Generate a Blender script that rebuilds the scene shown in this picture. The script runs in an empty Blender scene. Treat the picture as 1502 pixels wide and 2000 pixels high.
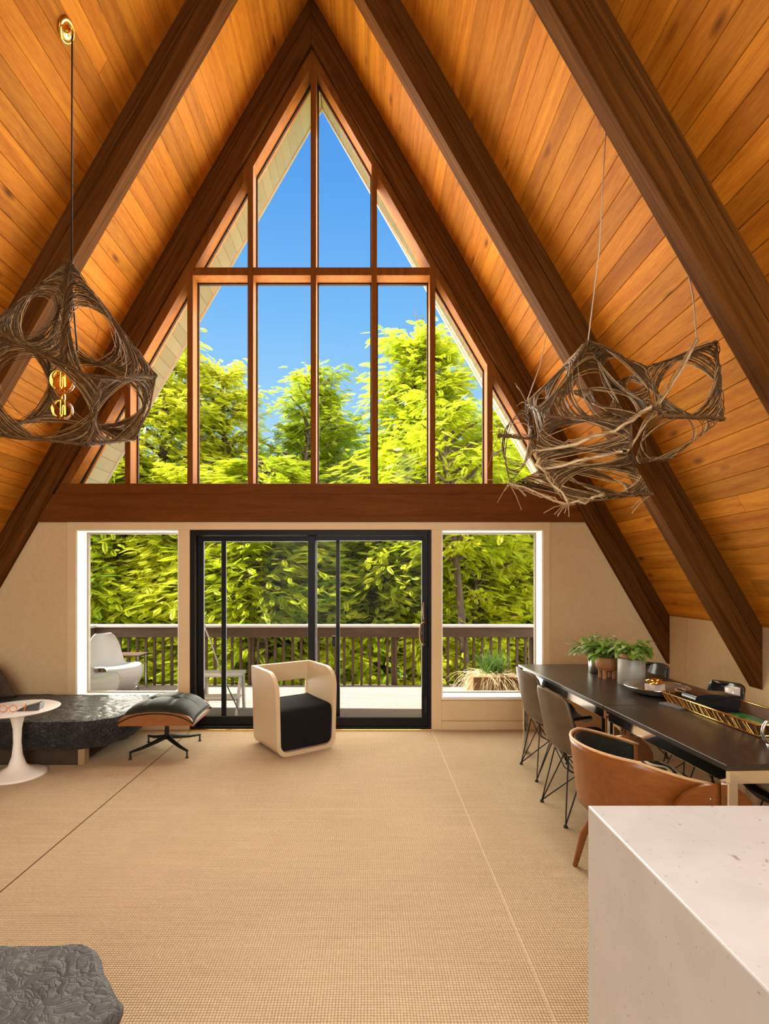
import bpy, bmesh, math, random
import numpy as np
from mathutils import Vector, Matrix
R = random.Random(7)
PI = math.pi
sc = bpy.context.scene
COL = sc.collection

# ------------------------------------------------------------------ helpers
EYE = 1.516
FOC = 1011.0
def at(u, v, Y):
    """a point of the photograph (1502x2000 frame) at distance Y from the lens -> world"""
    k = FOC / Y
    return Vector(((u - 720.0) / k, Y, EYE + (1133.0 - v) / k))

class MB:
    def __init__(self):
        self.v = []; self.f = []; self.s = []
    def add(self, vs, fs, smooth=False):
        b = len(self.v)
        self.v += [tuple(p) for p in vs]
        self.f += [tuple(i + b for i in f) for f in fs]
        self.s += [smooth] * len(fs)
        return self
    def box(self, c, s, M=None):
        x, y, z = s[0] / 2, s[1] / 2, s[2] / 2
        vs = [Vector((a * x, b * y, d * z)) for d in (-1, 1) for b in (-1, 1) for a in (-1, 1)]
        if M is not None: vs = [M @ p for p in vs]
        vs = [p + Vector(c) for p in vs]
        return self.add(vs, [(0, 2, 3, 1), (4, 5, 7, 6), (0, 1, 5, 4), (2, 6, 7, 3), (0, 4, 6, 2), (1, 3, 7, 5)])
    def span(self, x0, x1, y0, y1, z0, z1):
        return self.box(((x0 + x1) / 2, (y0 + y1) / 2, (z0 + z1) / 2), (abs(x1 - x0), abs(y1 - y0), abs(z1 - z0)))
    def bar(self, p0, p1, w, h, up=(0, 0, 1)):
        p0 = Vector(p0); p1 = Vector(p1); d = (p1 - p0); L = d.length; d.normalize()
        up = Vector(up); sx = d.cross(up)
        if sx.length < 1e-5: sx = d.cross(Vector((1, 0, 0)))
        sx.normalize(); u = sx.cross(d)
        M = Matrix((sx, d, u)).transposed()
        return self.box((p0 + p1) / 2, (w, L, h), M)
    def tube(self, pts, r, n=8, caps=True, closed=False, smooth=True, flat=1.0):
        pts = [Vector(p) for p in pts]; m = len(pts)
        rs = r if isinstance(r, (list, tuple)) else [r] * m
        vs = []; fs = []; prev = None
        for i, p in enumerate(pts):
            if closed: t = pts[(i + 1) % m] - pts[i - 1]
            else: t = pts[min(i + 1, m - 1)] - pts[max(i - 1, 0)]
            if t.length < 1e-9: t = Vector((0, 0, 1))
            t.normalize()
            if prev is None:
                a = Vector((0, 0, 1)) if abs(t.z) < .9 else Vector((1, 0, 0))
                nrm = (a - t * a.dot(t)).normalized()
            else:
                nrm = prev - t * prev.dot(t)
                if nrm.length < 1e-6: nrm = t.orthogonal()
                nrm.normalize()
            prev = nrm; bn = t.cross(nrm)
            for j in range(n):
                a = 2 * PI * j / n
                vs.append(p + nrm * (math.cos(a) * rs[i] * flat) + bn * (math.sin(a) * rs[i]))
        for i in range(m if closed else m - 1):
            i2 = (i + 1) % m
            for j in range(n):
                fs.append((i * n + j, i * n + (j + 1) % n, i2 * n + (j + 1) % n, i2 * n + j))
        self.add(vs, fs, smooth)
        if caps and not closed:
            self.add(vs[:n], [tuple(range(n - 1, -1, -1))]); self.add(vs[-n:], [tuple(range(n))])
        return self
    def lathe(self, prof, n=32, c=(0, 0, 0), smooth=True, a0=0.0):
        vs = []; fs = []; m = len(prof)
        for r, z in prof:
            for j in range(n):
                a = a0 + 2 * PI * j / n
                vs.append((c[0] + r * math.cos(a), c[1] + r * math.sin(a), c[2] + z))
        for i in range(m - 1):
            for j in range(n):
                fs.append((i * n + j, i * n + (j + 1) % n, (i + 1) * n + (j + 1) % n, (i + 1) * n + j))
        self.add(vs, fs, smooth)
        if prof[0][0] > 1e-4: self.add(vs[:n], [tuple(range(n - 1, -1, -1))])
        if prof[-1][0] > 1e-4: self.add(vs[-n:], [tuple(range(n))])
        return self
    def prism(self, poly, axis, a, b, smooth=False):
        n = len(poly)
        def mk(p, t):
            if axis == 'y': return (p[0], t, p[1])
            if axis == 'x': return (t, p[0], p[1])
            return (p[0], p[1], t)
        vs = [mk(p, a) for p in poly] + [mk(p, b) for p in poly]
        fs = [tuple(range(n)), tuple(range(2 * n - 1, n - 1, -1))]
        self.add(vs, fs)
        self.add(vs, [(i, i + n, (i + 1) % n + n, (i + 1) % n) for i in range(n)], smooth)
        return self
    def ring(self, outer, inner, axis, a, b):
        """a plate with a hole: outer and inner loops of the same count"""
        n = len(outer)
        def mk(p, t):
            if axis == 'y': return (p[0], t, p[1])
            if axis == 'x': return (t, p[0], p[1])
            return (p[0], p[1], t)
        vs = [mk(p, a) for p in outer] + [mk(p, a) for p in inner] + [mk(p, b) for p in outer] + [mk(p, b) for p in inner]
        fs = []
        for i in range(n):
            j = (i + 1) % n
            fs += [(i, j, n + j, n + i), (2 * n + i, 3 * n + i, 3 * n + j, 2 * n + j), (i, 2 * n + i, 2 * n + j, j), (n + i, n + j, 3 * n + j, 3 * n + i)]
        return self.add(vs, fs)
    def grid(self, fn, nu, nv, smooth=True, cu=False):
        vs = [fn(i / (nu if cu else nu - 1), j / (nv - 1)) for j in range(nv) for i in range(nu)]
        fs = []
        for j in range(nv - 1):
            for i in range(nu if cu else nu - 1):
                i2 = (i + 1) % nu
                fs.append((j * nu + i, j * nu + i2, (j + 1) * nu + i2, (j + 1) * nu + i))
        return self.add(vs, fs, smooth)
    def ball(self, c, r, n=16, sz=1.0):
        pr = []
        m = n // 2
        for i in range(m + 1):
            a = -PI / 2 + PI * i / m
            pr.append((max(1e-5, r * math.cos(a)), r * sz * math.sin(a)))
        return self.lathe(pr, n, c)
    def xf(self, M):
        self.v = [tuple(M @ Vector(p)) for p in self.v]; return self
    def build(self, name, mat, parent=None, bevel=0, seg=2, subsurf=0, solid=0, offset=-1, fix=True, weld=False):
        me = bpy.data.meshes.new(name)
        me.from_pydata(self.v, [], self.f)
        me.polygons.foreach_set('use_smooth', self.s)
        if fix or weld:
            bm = bmesh.new(); bm.from_mesh(me)
            if weld: bmesh.ops.remove_doubles(bm, verts=bm.verts, dist=1e-5)
            if fix: bmesh.ops.recalc_face_normals(bm, faces=bm.faces)
            bm.to_mesh(me); bm.free()
        me.materials.append(mat)
        o = bpy.data.objects.new(name, me); COL.objects.link(o)
        if parent is not None: o.parent = parent
        if solid:
            md = o.modifiers.new('Solid', 'SOLIDIFY'); md.thickness = solid; md.offset = offset
        if bevel:
            md = o.modifiers.new('Bevel', 'BEVEL'); md.width = bevel; md.segments = seg; md.limit_method = 'ANGLE'; md.angle_limit = math.radians(35)
        if subsurf:
            md = o.modifiers.new('Sub', 'SUBSURF'); md.levels = subsurf; md.render_levels = subsurf
        return o

def tag(o, label, cat, group=None, kind=None):
    if label: o['label'] = label
    if cat: o['category'] = cat
    if group: o['group'] = group
    if kind: o['kind'] = kind
    return o
def thing(name, label, cat, loc=(0, 0, 0), rz=0, group=None, kind=None):
    o = bpy.data.objects.new(name, None); COL.objects.link(o)
    o.location = loc; o.rotation_euler = (0, 0, rz); o.empty_display_size = .1
    return tag(o, label, cat, group, kind)
def struct(o):
    o['kind'] = 'structure'; return o
def children(o): return [c for c in o.children]
def dup(o, loc, rz=None, label=None, parent=None):
    c = o.copy(); COL.objects.link(c); c.parent = parent
    if loc is not None: c.location = loc
    if rz is not None: c.rotation_euler = (0, 0, rz)
    if label: c['label'] = label
    for ch in children(o): dup(ch, None, None, None, c)
    return c

# ------------------------------------------------------------------ materials
def lin(c):
    return tuple(((x / 255) / 12.92 if x / 255 <= .04045 else ((x / 255 + .055) / 1.055) ** 2.4) for x in c)
class NT:
    def __init__(self, name):
        self.m = bpy.data.materials.new(name); self.m.use_nodes = True
        self.t = self.m.node_tree; self.b = self.t.nodes['Principled BSDF']; self.out = self.t.nodes['Material Output']
    def n(self, kind, **kw):
        x = self.t.nodes.new(kind)
        for k, v in kw.items():
            if k in x.inputs: x.inputs[k].default_value = v
            else: setattr(x, k, v)
        return x
    def l(self, a, b): self.t.links.new(a, b)
    def math(self, op, a, b=None):
        x = self.t.nodes.new('ShaderNodeMath'); x.operation = op
        for i, q in enumerate((a, b)):
            if q is None: continue
            if isinstance(q, (int, float)): x.inputs[i].default_value = q
            else: self.l(q, x.inputs[i])
        return x.outputs[0]
    def coord(self, kind='Object', scale=(1, 1, 1), rot=(0, 0, 0)):
        tc = self.n('ShaderNodeTexCoord'); mp = self.n('ShaderNodeMapping')
        mp.inputs['Scale'].default_value = scale; mp.inputs['Rotation'].default_value = rot
        self.l(tc.outputs[kind], mp.inputs[0]); return mp.outputs[0]
    def noise(self, vec, scale=5, detail=4, rough=.55, dist=0):
        x = self.n('ShaderNodeTexNoise'); x.inputs['Scale'].default_value = scale; x.inputs['Detail'].default_value = detail
        x.inputs['Roughness'].default_value = rough; x.inputs['Distortion'].default_value = dist
        if vec is not None: self.l(vec, x.inputs['Vector'])
        return x.outputs[0]
    def ramp(self, fac, stops):
        x = self.n('ShaderNodeValToRGB'); e = x.color_ramp.elements
        while len(e) < len(stops): e.new(.5)
        for q, (p, c) in zip(e, stops): q.position = p; q.color = (*c, 1)
        self.l(fac, x.inputs[0]); return x.outputs[0]
    def mix(self, fac, a, b, mode='MIX'):
        x = self.n('ShaderNodeMix', data_type='RGBA', blend_type=mode)
        for i, q in ((0, fac), (6, a), (7, b)):
            if isinstance(q, (int, float)): x.inputs[i].default_value = q
            elif isinstance(q, tuple): x.inputs[i].default_value = (*q, 1)
            else: self.l(q, x.inputs[i])
        return x.outputs[2]
    def bump(self, h, strength=.3, dist=.01):
        x = self.n('ShaderNodeBump'); x.inputs['Strength'].default_value = strength; x.inputs['Distance'].default_value = dist
        self.l(h, x.inputs['Height']); self.l(x.outputs[0], self.b.inputs['Normal'])
    def col(self, c):
        if isinstance(c, tuple): self.b.inputs['Base Color'].default_value = (*c, 1)
        else: self.l(c, self.b.inputs['Base Color'])
    def set(self, rough=.5, metal=0, spec=.5, coat=0, **kw):
        self.b.inputs['Roughness'].default_value = rough; self.b.inputs['Metallic'].default_value = metal
        self.b.inputs['Specular IOR Level'].default_value = spec; self.b.inputs['Coat Weight'].default_value = coat
        for k, v in kw.items(): self.b.inputs[k].default_value = v
        return self

def m_plain(name, c, rough=.5, metal=0, spec=.5, var=.08, scale=6, bump=0, bscale=60, coat=0, kind='Object'):
    t = NT(name); v = t.coord(kind)
    f = t.noise(v, scale, 3)
    d = tuple(x * (1 - var) for x in c); u = tuple(min(1, x * (1 + var)) for x in c)
    t.col(t.ramp(f, [(.3, d), (.7, u)])); t.set(rough, metal, spec, coat)
    if bump: t.bump(t.noise(v, bscale, 3), bump, .004)
    return t.m

def m_wood(name, dark, light, axis='y', rough=.5, spec=.4, scale=1.0, kind='Object', knots=False, attr=None, contrast=(.3, .72), coat=0):
    t = NT(name)
    st = {'x': (.7, 9, 9), 'y': (9, .7, 9), 'z': (9, 9, .7)}[axis]
    v = t.coord(kind, tuple(q * scale for q in st))
    f = t.noise(v, 1.6, 6, .62, .6)
    c = t.ramp(f, [(contrast[0], dark), (contrast[1], light)])
    fine = t.noise(t.coord(kind, tuple(q * scale * 4 for q in st)), 4, 3, .6)
    c = t.mix(.35, c, t.ramp(fine, [(.3, tuple(x * .62 for x in light)), (.7, tuple(min(1, x * 1.25) for x in light))]), 'MULTIPLY') if False else t.mix(.3, c, t.ramp(fine, [(.35, dark), (.65, light)]))
    if knots:
        kv = t.coord(kind, tuple((3.2 if q > 1 else 1.3) for q in st))
        vo = t.n('ShaderNodeTexVoronoi'); vo.inputs['Scale'].default_value = 1.5; t.l(kv, vo.inputs['Vector'])
        k = t.ramp(vo.outputs['Distance'], [(.03, (1, 1, 1)), (.16, (0, 0, 0))])
        c = t.mix(k, c, tuple(x * .45 for x in dark))
    if attr:
        a = t.n('ShaderNodeAttribute'); a.attribute_name = attr
        c = t.mix(1.0, c, a.outputs['Color'], 'MULTIPLY')
    t.col(c); t.set(rough, 0, spec, coat); t.bump(fine, .12, .002)
    return t.m

def m_metal(name, c, rough=.2, var=.05):
    return m_plain(name, c, rough, 1.0, .5, var, 12)

def m_glass(name, tint=(1, 1, 1), refl=.06):
    t = NT(name); t.t.nodes.remove(t.b)
    tr = t.n('ShaderNodeBsdfTransparent'); tr.inputs[0].default_value = (*tint, 1)
    gl = t.n('ShaderNodeBsdfGlossy'); gl.inputs['Roughness'].default_value = .01
    fr = t.n('ShaderNodeFresnel'); fr.inputs[0].default_value = 1.35
    mx = t.n('ShaderNodeMixShader'); t.l(t.math('MULTIPLY', fr.outputs[0], refl), mx.inputs[0]); t.l(tr.outputs[0], mx.inputs[1]); t.l(gl.outputs[0], mx.inputs[2])
    t.l(mx.outputs[0], t.out.inputs[0]); return t.m

def m_leaf(name, stops, trans=.45, scale=1.3, rough=.45):
    t = NT(name); tc = t.n('ShaderNodeTexCoord'); oi = t.n('ShaderNodeObjectInfo')
    f = t.noise(tc.outputs['Object'], scale, 3, .6)
    f2 = t.noise(tc.outputs['Object'], 14, 2, .5)
    g = t.math('ADD', t.math('MULTIPLY', f, .65), t.math('MULTIPLY', f2, .35))
    g = t.math('ADD', g, t.math('MULTIPLY', t.math('SUBTRACT', oi.outputs['Random'], .5), .12))
    c = t.ramp(g, stops); t.col(c); t.set(rough, 0, .3)
    tl = t.n('ShaderNodeBsdfTranslucent'); t.l(c, tl.inputs[0])
    mx = t.n('ShaderNodeMixShader'); mx.inputs[0].default_value = trans
    t.l(t.b.outputs[0], mx.inputs[1]); t.l(tl.outputs[0], mx.inputs[2]); t.l(mx.outputs[0], t.out.inputs[0])
    return t.m

M = {}
M['ceil'] = m_wood('pine_planks', (.32, .088, .005), (.66, .265, .021), 'x', .6, .08, 1.0, 'UV', True, 'tint')
def m_beam():
    t = NT('dark_beam')
    tc = t.n('ShaderNodeTexCoord')
    mp = t.n('ShaderNodeMapping'); mp.inputs['Scale'].default_value = (.6, 9, 9); t.l(tc.outputs['UV'], mp.inputs[0])
    f = t.noise(mp.outputs[0], 1.8, 6, .65, .8)
    c = t.ramp(f, [(.28, (.044, .014, .0024)), (.75, (.155, .058, .011))])
    t.col(c); t.set(.7, 0, .03); t.bump(f, .25, .004)
    return t.m
M['beam'] = m_beam()
M['girt'] = m_wood('stained_girt', (.09, .026, .004), (.18, .058, .010), 'x', .55, .05)
M['sash'] = m_wood('stained_sash', (.13, .040, .006), (.25, .088, .015), 'z', .6, .03)
M['wall'] = m_plain('cream_wallcloth', (.62, .455, .25), .8, 0, .2, .04, 30, .15, 220)
M['casing'] = m_plain('cream_casing', (.68, .51, .29), .55, 0, .35, .02, 4)
M['white'] = m_plain('white_paint', (.84, .80, .72), .45, 0, .4, .02, 4)
M['black_al'] = m_plain('black_aluminium', (.010, .009, .008), .4, 0, .12, .1, 10)
M['bronze'] = m_plain('bronze_pull', (.16, .075, .03), .3, .6, .5, .1, 20)
M['glass'] = m_glass('clear_glass')
M['soffit'] = m_plain('cream_soffit', (.80, .76, .62), .6, 0, .3, .05, 3)
M['roof'] = m_plain('dark_shingle', (.08, .07, .06), .9, 0, .2, .2, 5)
M['quartz_seed'] = None
def m_quartz():
    t = NT('white_quartz'); v = t.coord('Object')
    c = None
    base = t.ramp(t.noise(v, 7, 3), [(.35, (.49, .485, .48)), (.65, (.545, .54, .535))])
    d = t.n('ShaderNodeTexNoise'); d.inputs['Scale'].default_value = 9; d.inputs['Detail'].default_value = 2; t.l(v, d.inputs['Vector'])
    mp = t.n('ShaderNodeMapping'); mp.inputs['Scale'].default_value = (34, 90, 60); mp.inputs['Rotation'].default_value = (0, 0, .5)
    w = t.mix(.12, v, d.outputs['Color'], 'ADD'); t.l(w, mp.inputs[0])
    vo = t.n('ShaderNodeTexVoronoi'); vo.inputs['Scale'].default_value = 1.0; t.l(mp.outputs[0], vo.inputs['Vector'])
    k = t.ramp(vo.outputs['Distance'], [(.10, (1, 1, 1)), (.20, (0, 0, 0))])
    gate = t.ramp(vo.outputs['Color'], [(.62, (0, 0, 0)), (.70, (1, 1, 1))])
    kk = t.mix(1.0, k, gate, 'MULTIPLY')
    t.col(t.mix(kk, base, (.30, .25, .21))); t.set(.28, 0, .5)
    return t.m
M['quartz'] = m_quartz()
def m_carpet():
    t = NT('woven_carpet'); tc = t.n('ShaderNodeTexCoord'); v = tc.outputs['Object']
    s = t.n('ShaderNodeSeparateXYZ'); t.l(v, s.inputs[0]); x, y = s.outputs[0], s.outputs[1]
    wob = t.noise(v, 3, 3)
    yy = t.math('ADD', y, t.math('MULTIPLY', wob, .012)); xx = t.math('ADD', x, t.math('MULTIPLY', wob, .01))
    gx = t.math('ABSOLUTE', t.math('SINE', t.math('MULTIPLY', xx, PI / .0115)))
    gy = t.math('ABSOLUTE', t.math('SINE', t.math('MULTIPLY', yy, PI / .0115)))
    loop = t.math('MULTIPLY', t.math('POWER', gx, .5), t.math('POWER', gy, .6))
    big = t.noise(v, .9, 4, .6); fine = t.noise(v, 70, 3, .7); streak = t.noise(t.coord('Object', (1.2, 26, 1)), 2, 3, .6)
    c = t.ramp(t.math('ADD', t.math('MULTIPLY', big, .55), t.math('MULTIPLY', streak, .45)), [(.35, (.56, .425, .265)), (.68, (.69, .54, .35))])
    c = t.mix(.75, c, t.ramp(loop, [(.12, (.36, .26, .17)), (.62, (1, 1, 1))]), 'MULTIPLY')
    c = t.mix(.5, c, t.ramp(fine, [(.35, (.72, .68, .64)), (.65, (1, 1, 1))]), 'MULTIPLY')
    def line(coord, pos, w):
        return t.math('LESS_THAN', t.math('ABSOLUTE', t.math('SUBTRACT', coord, pos)), w)
    c = t.mix(line(x, -1.79, .0045), c, (.11, .06, .025))
    c = t.mix(t.math('MULTIPLY', line(xx, .645, .0045), .45), c, (.74, .60, .42))
    c = t.mix(t.math('MULTIPLY', line(yy, 3.43, .004), .2), c, (.80, .66, .46))
    c = t.mix(t.math('MULTIPLY', line(x, 1.36, .003), .2), c, (.78, .66, .48))
    t.col(c); t.set(.9, 0, .15)
    h = t.math('ADD', t.math('MULTIPLY', loop, .006), t.math('MULTIPLY', t.noise(t.coord('Object', (.5, 3, 1)), 1.5, 2), .012))
    t.bump(h, .7, 1.0)
    return t.m
M['carpet'] = m_carpet()
def m_carved(name, lo, hi, rough, spec, st, k1=15, k2=34):
    t = NT(name); v = t.coord('Object')
    d = t.n('ShaderNodeTexNoise'); d.inputs['Scale'].default_value = 6; d.inputs['Detail'].default_value = 3; t.l(v, d.inputs['Vector'])
    w = t.mix(.22, v, d.outputs['Color'], 'ADD')
    vo = t.n('ShaderNodeTexVoronoi', feature='DISTANCE_TO_EDGE'); vo.inputs['Scale'].default_value = k1; t.l(w, vo.inputs['Vector'])
    vo2 = t.n('ShaderNodeTexVoronoi', feature='DISTANCE_TO_EDGE'); vo2.inputs['Scale'].default_value = k2; t.l(w, vo2.inputs['Vector'])
    fine = t.noise(v, 90, 3, .7)
    h = t.math('ADD', t.math('MULTIPLY', t.math('SMOOTH_MIN', vo.outputs[0], .14), 1.0), t.math('MULTIPLY', t.math('MINIMUM', vo2.outputs[0], .12), .6))
    h = t.math('ADD', h, t.math('MULTIPLY', fine, .05))
    t.col(t.ramp(t.noise(v, 5, 4), [(.3, lo), (.7, hi)])); t.set(rough, 0, spec)
    t.bump(h, st, .07); return t.m
M['carved'] = m_carved('carved_black', (.020, .019, .019), (.05, .048, .046), .5, .35, 1.0, 26, 60)
M['cover'] = m_plain('crumpled_black_hide', (.035, .034, .034), .36, 0, .5, .25, 9, .25, 120)
M['carved_front'] = m_carved('carved_charcoal', (.055, .053, .052), (.11, .107, .104), .6, .3, .5, 13, 34)
M['leather'] = m_plain('black_leather', (.020, .021, .014), .5, 0, .12, .2, 8, .12, 160)
M['ply'] = m_wood('walnut_ply', (.17, .047, .006), (.31, .10, .016), 'x', .35, .5, .9, coat=.2)
M['ply_edge'] = m_plain('pale_ply_edge', (.62, .40, .20), .45, 0, .4, .1, 20)
M['cast'] = m_plain('black_cast_metal', (.014, .013, .013), .33, .4, .5, .1, 20)
M['felt'] = m_plain('black_wool', (.010, .009, .009), .92, 0, .15, .25, 90, .3, 300)
M['shell_cream'] = m_plain('cream_lacquer', (.62, .48, .29), .4, 0, .45, .03, 5)
M['table_top'] = m_wood('ebonised_oak', (.014, .010, .008), (.050, .036, .027), 'y', .3, .55, 1.0, contrast=(.25, .8))
M['chrome'] = m_metal('polished_chrome', (.78, .77, .75), .08)
M['steel'] = m_metal('satin_steel', (.48, .46, .43), .3)
M['wire'] = m_plain('dark_wire', (.03, .028, .026), .3, .8, .5, .1, 20)
M['shell_grey'] = m_plain('taupe_fibreglass', (.10, .068, .034), .42, 0, .45, .15, 14, .05, 120)
M['pad'] = m_plain('black_pad', (.014, .013, .013), .45, 0, .4, .15, 20)
M['shell_black'] = m_plain('black_plastic', (.013, .013, .014), .16, 0, .6, .1, 6)
M['gold'] = m_metal('brushed_brass', (.80, .50, .14), .22)
M['terracotta'] = m_plain('terracotta', (.36, .15, .05), .55, 0, .4, .12, 10)
M['glaze'] = m_plain('grey_glaze', (.34, .34, .29), .32, 0, .5, .14, 8)
M['ochre'] = m_plain('ochre_clay', (.38, .20, .07), .5, 0, .4, .25, 8)
M['soil'] = m_plain('potting_soil', (.03, .02, .012), .95, 0, .1, .3, 30)
M['leaf_pot'] = m_leaf('house_leaf', [(.3, (.06, .16, .02)), (.52, (.22, .38, .05)), (.72, (.48, .60, .20))], .35, 7, .35)
M['leaf_pale'] = m_leaf('pale_leaf', [(.3, (.22, .32, .10)), (.48, (.50, .55, .28)), (.66, (.82, .80, .64))], .35, 9, .35)
M['leaf_y'] = m_leaf('yellow_green_leaf', [(.30, (.23, .31, .010)), (.48, (.49, .52, .020)), (.68, (.74, .70, .05))], .5, .9)
M['leaf_g'] = m_leaf('mid_green_leaf', [(.30, (.16, .24, .010)), (.5, (.38, .45, .015)), (.70, (.66, .63, .03))], .5, .9)
M['leaf_d'] = m_leaf('deep_green_leaf', [(.30, (.07, .14, .010)), (.5, (.20, .32, .014)), (.72, (.44, .52, .022))], .45, .9)
M['bark'] = m_wood('grey_bark', (.05, .035, .022), (.16, .115, .075), 'z', .9, .1, 1.2)
M['deck'] = m_wood('weathered_deck', (.24, .19, .165), (.36, .30, .265), 'x', .75, .25, .8)
M['rail'] = m_wood('brown_rail', (.06, .036, .022), (.12, .075, .045), 'x', .7, .25)
M['railtop'] = m_wood('bleached_rail_top', (.52, .46, .42), (.72, .66, .60), 'x', .6, .3)
M['undergrowth'] = m_plain('hillside_green', (.09, .15, .02), .95, 0, .1, .5, 1.3)
M['plastic_w'] = m_plain('white_plastic', (.62, .605, .58), .25, 0, .5, .02, 4)
M['straw'] = m_plain('straw_grass', (.56, .44, .25), .7, 0, .2, .25, 5)
M['grass_g'] = m_leaf('green_grass', [(.3, (.10, .20, .03)), (.7, (.25, .40, .08))], .4, 5)
M['planter'] = m_plain('brown_planter', (.24, .13, .06), .75, 0, .2, .2, 6)
M['twig'] = m_plain('brown_twig', (.12, .062, .024), .6, 0, .2, .35, 18, .3, 90)
M['twig_pale'] = m_plain('pale_rattan', (.50, .36, .20), .45, 0, .5, .25, 18)
M['web'] = m_plain('bronze_strand', (.095, .048, .016), .5, 0, .2, .4, 25)
M['web_pale'] = m_plain('pale_strand', (.36, .23, .10), .5, 0, .25, .3, 25)
M['cord'] = m_plain('black_flex', (.012, .011, .01), .5)
M['string'] = m_plain('pale_string', (.50, .40, .28), .7)
M['orange'] = m_plain('orange_acrylic', (.62, .20, .04), .3)
M['pouch'] = m_plain('charcoal_leather', (.045, .045, .046), .3, 0, .6, .2, 20)
M['amber'] = m_glass('amber_glass', (1.0, .74, .34), .5)
M['slate'] = m_plain('slate_cover', (.12, .12, .115), .4)
M['paper'] = m_plain('paper', (.75, .70, .60), .8)
M['marble'] = m_plain('white_marble', (.74, .72, .69), .25, 0, .5, .08, 5)
M['pillow'] = m_plain('brown_velvet', (.05, .032, .02), .85, 0, .2, .2, 12)
def m_mag():
    t = NT('green_magazine'); v = t.coord('Object')
    f = t.noise(v, 9, 3, .5, 1.0)
    t.col(t.ramp(f, [(.35, (.012, .05, .012)), (.5, (.03, .16, .03)), (.6, (.12, .38, .10)), (.72, (.50, .62, .50))])); t.set(.12, 0, .6); return t.m
M['mag'] = m_mag()
def m_zebra():
    t = NT('zebra_print'); v = t.coord('Object')
    w = t.n('ShaderNodeTexWave'); w.inputs['Scale'].default_value = 6; w.inputs['Distortion'].default_value = 9; w.inputs['Detail'].default_value = 1; w.inputs['Detail Scale'].default_value = 1.2; t.l(v, w.inputs['Vector'])
    t.col(t.ramp(w.outputs[0], [(.42, (.015, .012, .010)), (.5, (.62, .50, .33))])); t.set(.7, 0, .3); return t.m
M['zebra'] = m_zebra()
def m_emit(name, c, s):
    t = NT(name); t.col(tuple(c)); t.b.inputs['Emission Color'].default_value = (*c, 1); t.b.inputs['Emission Strength'].default_value = s; return t.m
M['filament'] = m_emit('glowing_filament', (1, .55, .15), 5)

# ------------------------------------------------------------------ room constants
XR = -.577                       # ridge line
S3 = math.sqrt(3.0)
ZC = EYE + 5.87                  # underside of planks at the ridge
ZB = EYE + 5.385                 # underside of rafters at the ridge
YW = 5.25                        # room face of the gable wall
YG = 5.42                        # glass plane
YB = -3.2                        # back wall
HW = 3.597                       # half width at knee walls
XL_, XR_ = XR - HW, XR + HW
ZK = ZC - S3 * HW                # knee wall height
def wx(u): return (u - 720) / 192.57
def wz(v): return EYE + (1133 - v) / 192.57

# ------------------------------------------------------------------ floor, walls, ceiling
b = MB(); b.span(XL_ - .2, XR_ + .2, YB - .2, 5.50, -.14, 0)
struct(b.build('floor', M['carpet']))
b = MB(); b.span(XR_, XR_ + .15, YB, 5.5, 0, ZK + .05); b.span(XR_ - .006, XR_, 4.90, 4.905, 0, ZK - .02)
struct(b.build('wall_right', M['wall']))
b = MB(); b.span(XL_ - .15, XL_, YB, 5.5, 0, ZK + .05)
struct(b.build('wall_left', M['wall']))
# back wall behind the viewer, its wide open hole added to let fill light in
o_ = [(XL_ - .2, -.1), (XR_ + .2, -.1), (XR_ + .2, ZK), (XR, ZC + .1), (XL_ - .2, ZK)]
i_ = [(XR - 2.4, .3), (XR + 2.4, .3), (XR + 2.2, 2.2), (XR, 5.4), (XR - 2.2, 2.2)]
b = MB(); b.ring(o_, i_, 'y', YB - .15, YB); struct(b.build('wall_back', M['girt']))

def planks(side, y0, y1, w, zc, mat, name, th=.016, groove=.004, joints=True, slope0=0.0):
    """tongue and groove boards of one roof slope as one surface"""
    L = HW * 2.0; n = int(L / w) + 1
    me_v = []; me_f = []; uv = []; tint = []
    dv = Vector((side * .5, 0, -S3 / 2)); nrm = Vector((-side * S3 / 2, 0, -.5))   # down the slope, into the room
    org = Vector((XR, 0, zc))
    rr = random.Random(side * 3 + 11 + int(w * 1000))
    for i in range(n):
        s0 = i * w; s1 = min(L + .02, s0 + w)
        if s1 <= s0 + .01: continue
        cuts = [y0, y1]
        if joints and rr.random() < .35: cuts = [y0, rr.uniform(y0 + 1, y1 - .6), y1]
        for a, e in zip(cuts[:-1], cuts[1:]):
            g = groove; t0 = rr.uniform(-40, 40); tn = rr.uniform(.72, 1.12); wr = rr.uniform(-.05, .05)
            a2 = a + (.0015 if a > y0 else 0); e2 = e - (.0015 if e < y1 else 0)
            prof = [(s0 + .001, -th), (s0 + .001, -g), (s0 + g, 0), (s1 - g, 0), (s1 - .001, -g), (s1 - .001, -th)]
            k0 = len(me_v)
            for yy in (a2, e2):
                for s, h in prof: me_v.append(org + dv * s + nrm * h + Vector((0, yy, 0)))
            m = len(prof)
            for j in range(m - 1):
                me_f.append((k0 + j, k0 + j + 1, k0 + m + j + 1, k0 + m + j)); tint.append((tn, wr))
                uv += [(a2 + t0, prof[j][0] + t0 * .3), (a2 + t0, prof[j + 1][0] + t0 * .3), (e2 + t0, prof[j + 1][0] + t0 * .3), (e2 + t0, prof[j][0] + t0 * .3)]
            for q in (0, m):
                me_f.append(tuple(k0 + q + j for j in range(m))); tint.append((tn, wr)); uv += [(t0, t0)] * m
    return me_v, me_f, uv, tint

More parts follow.
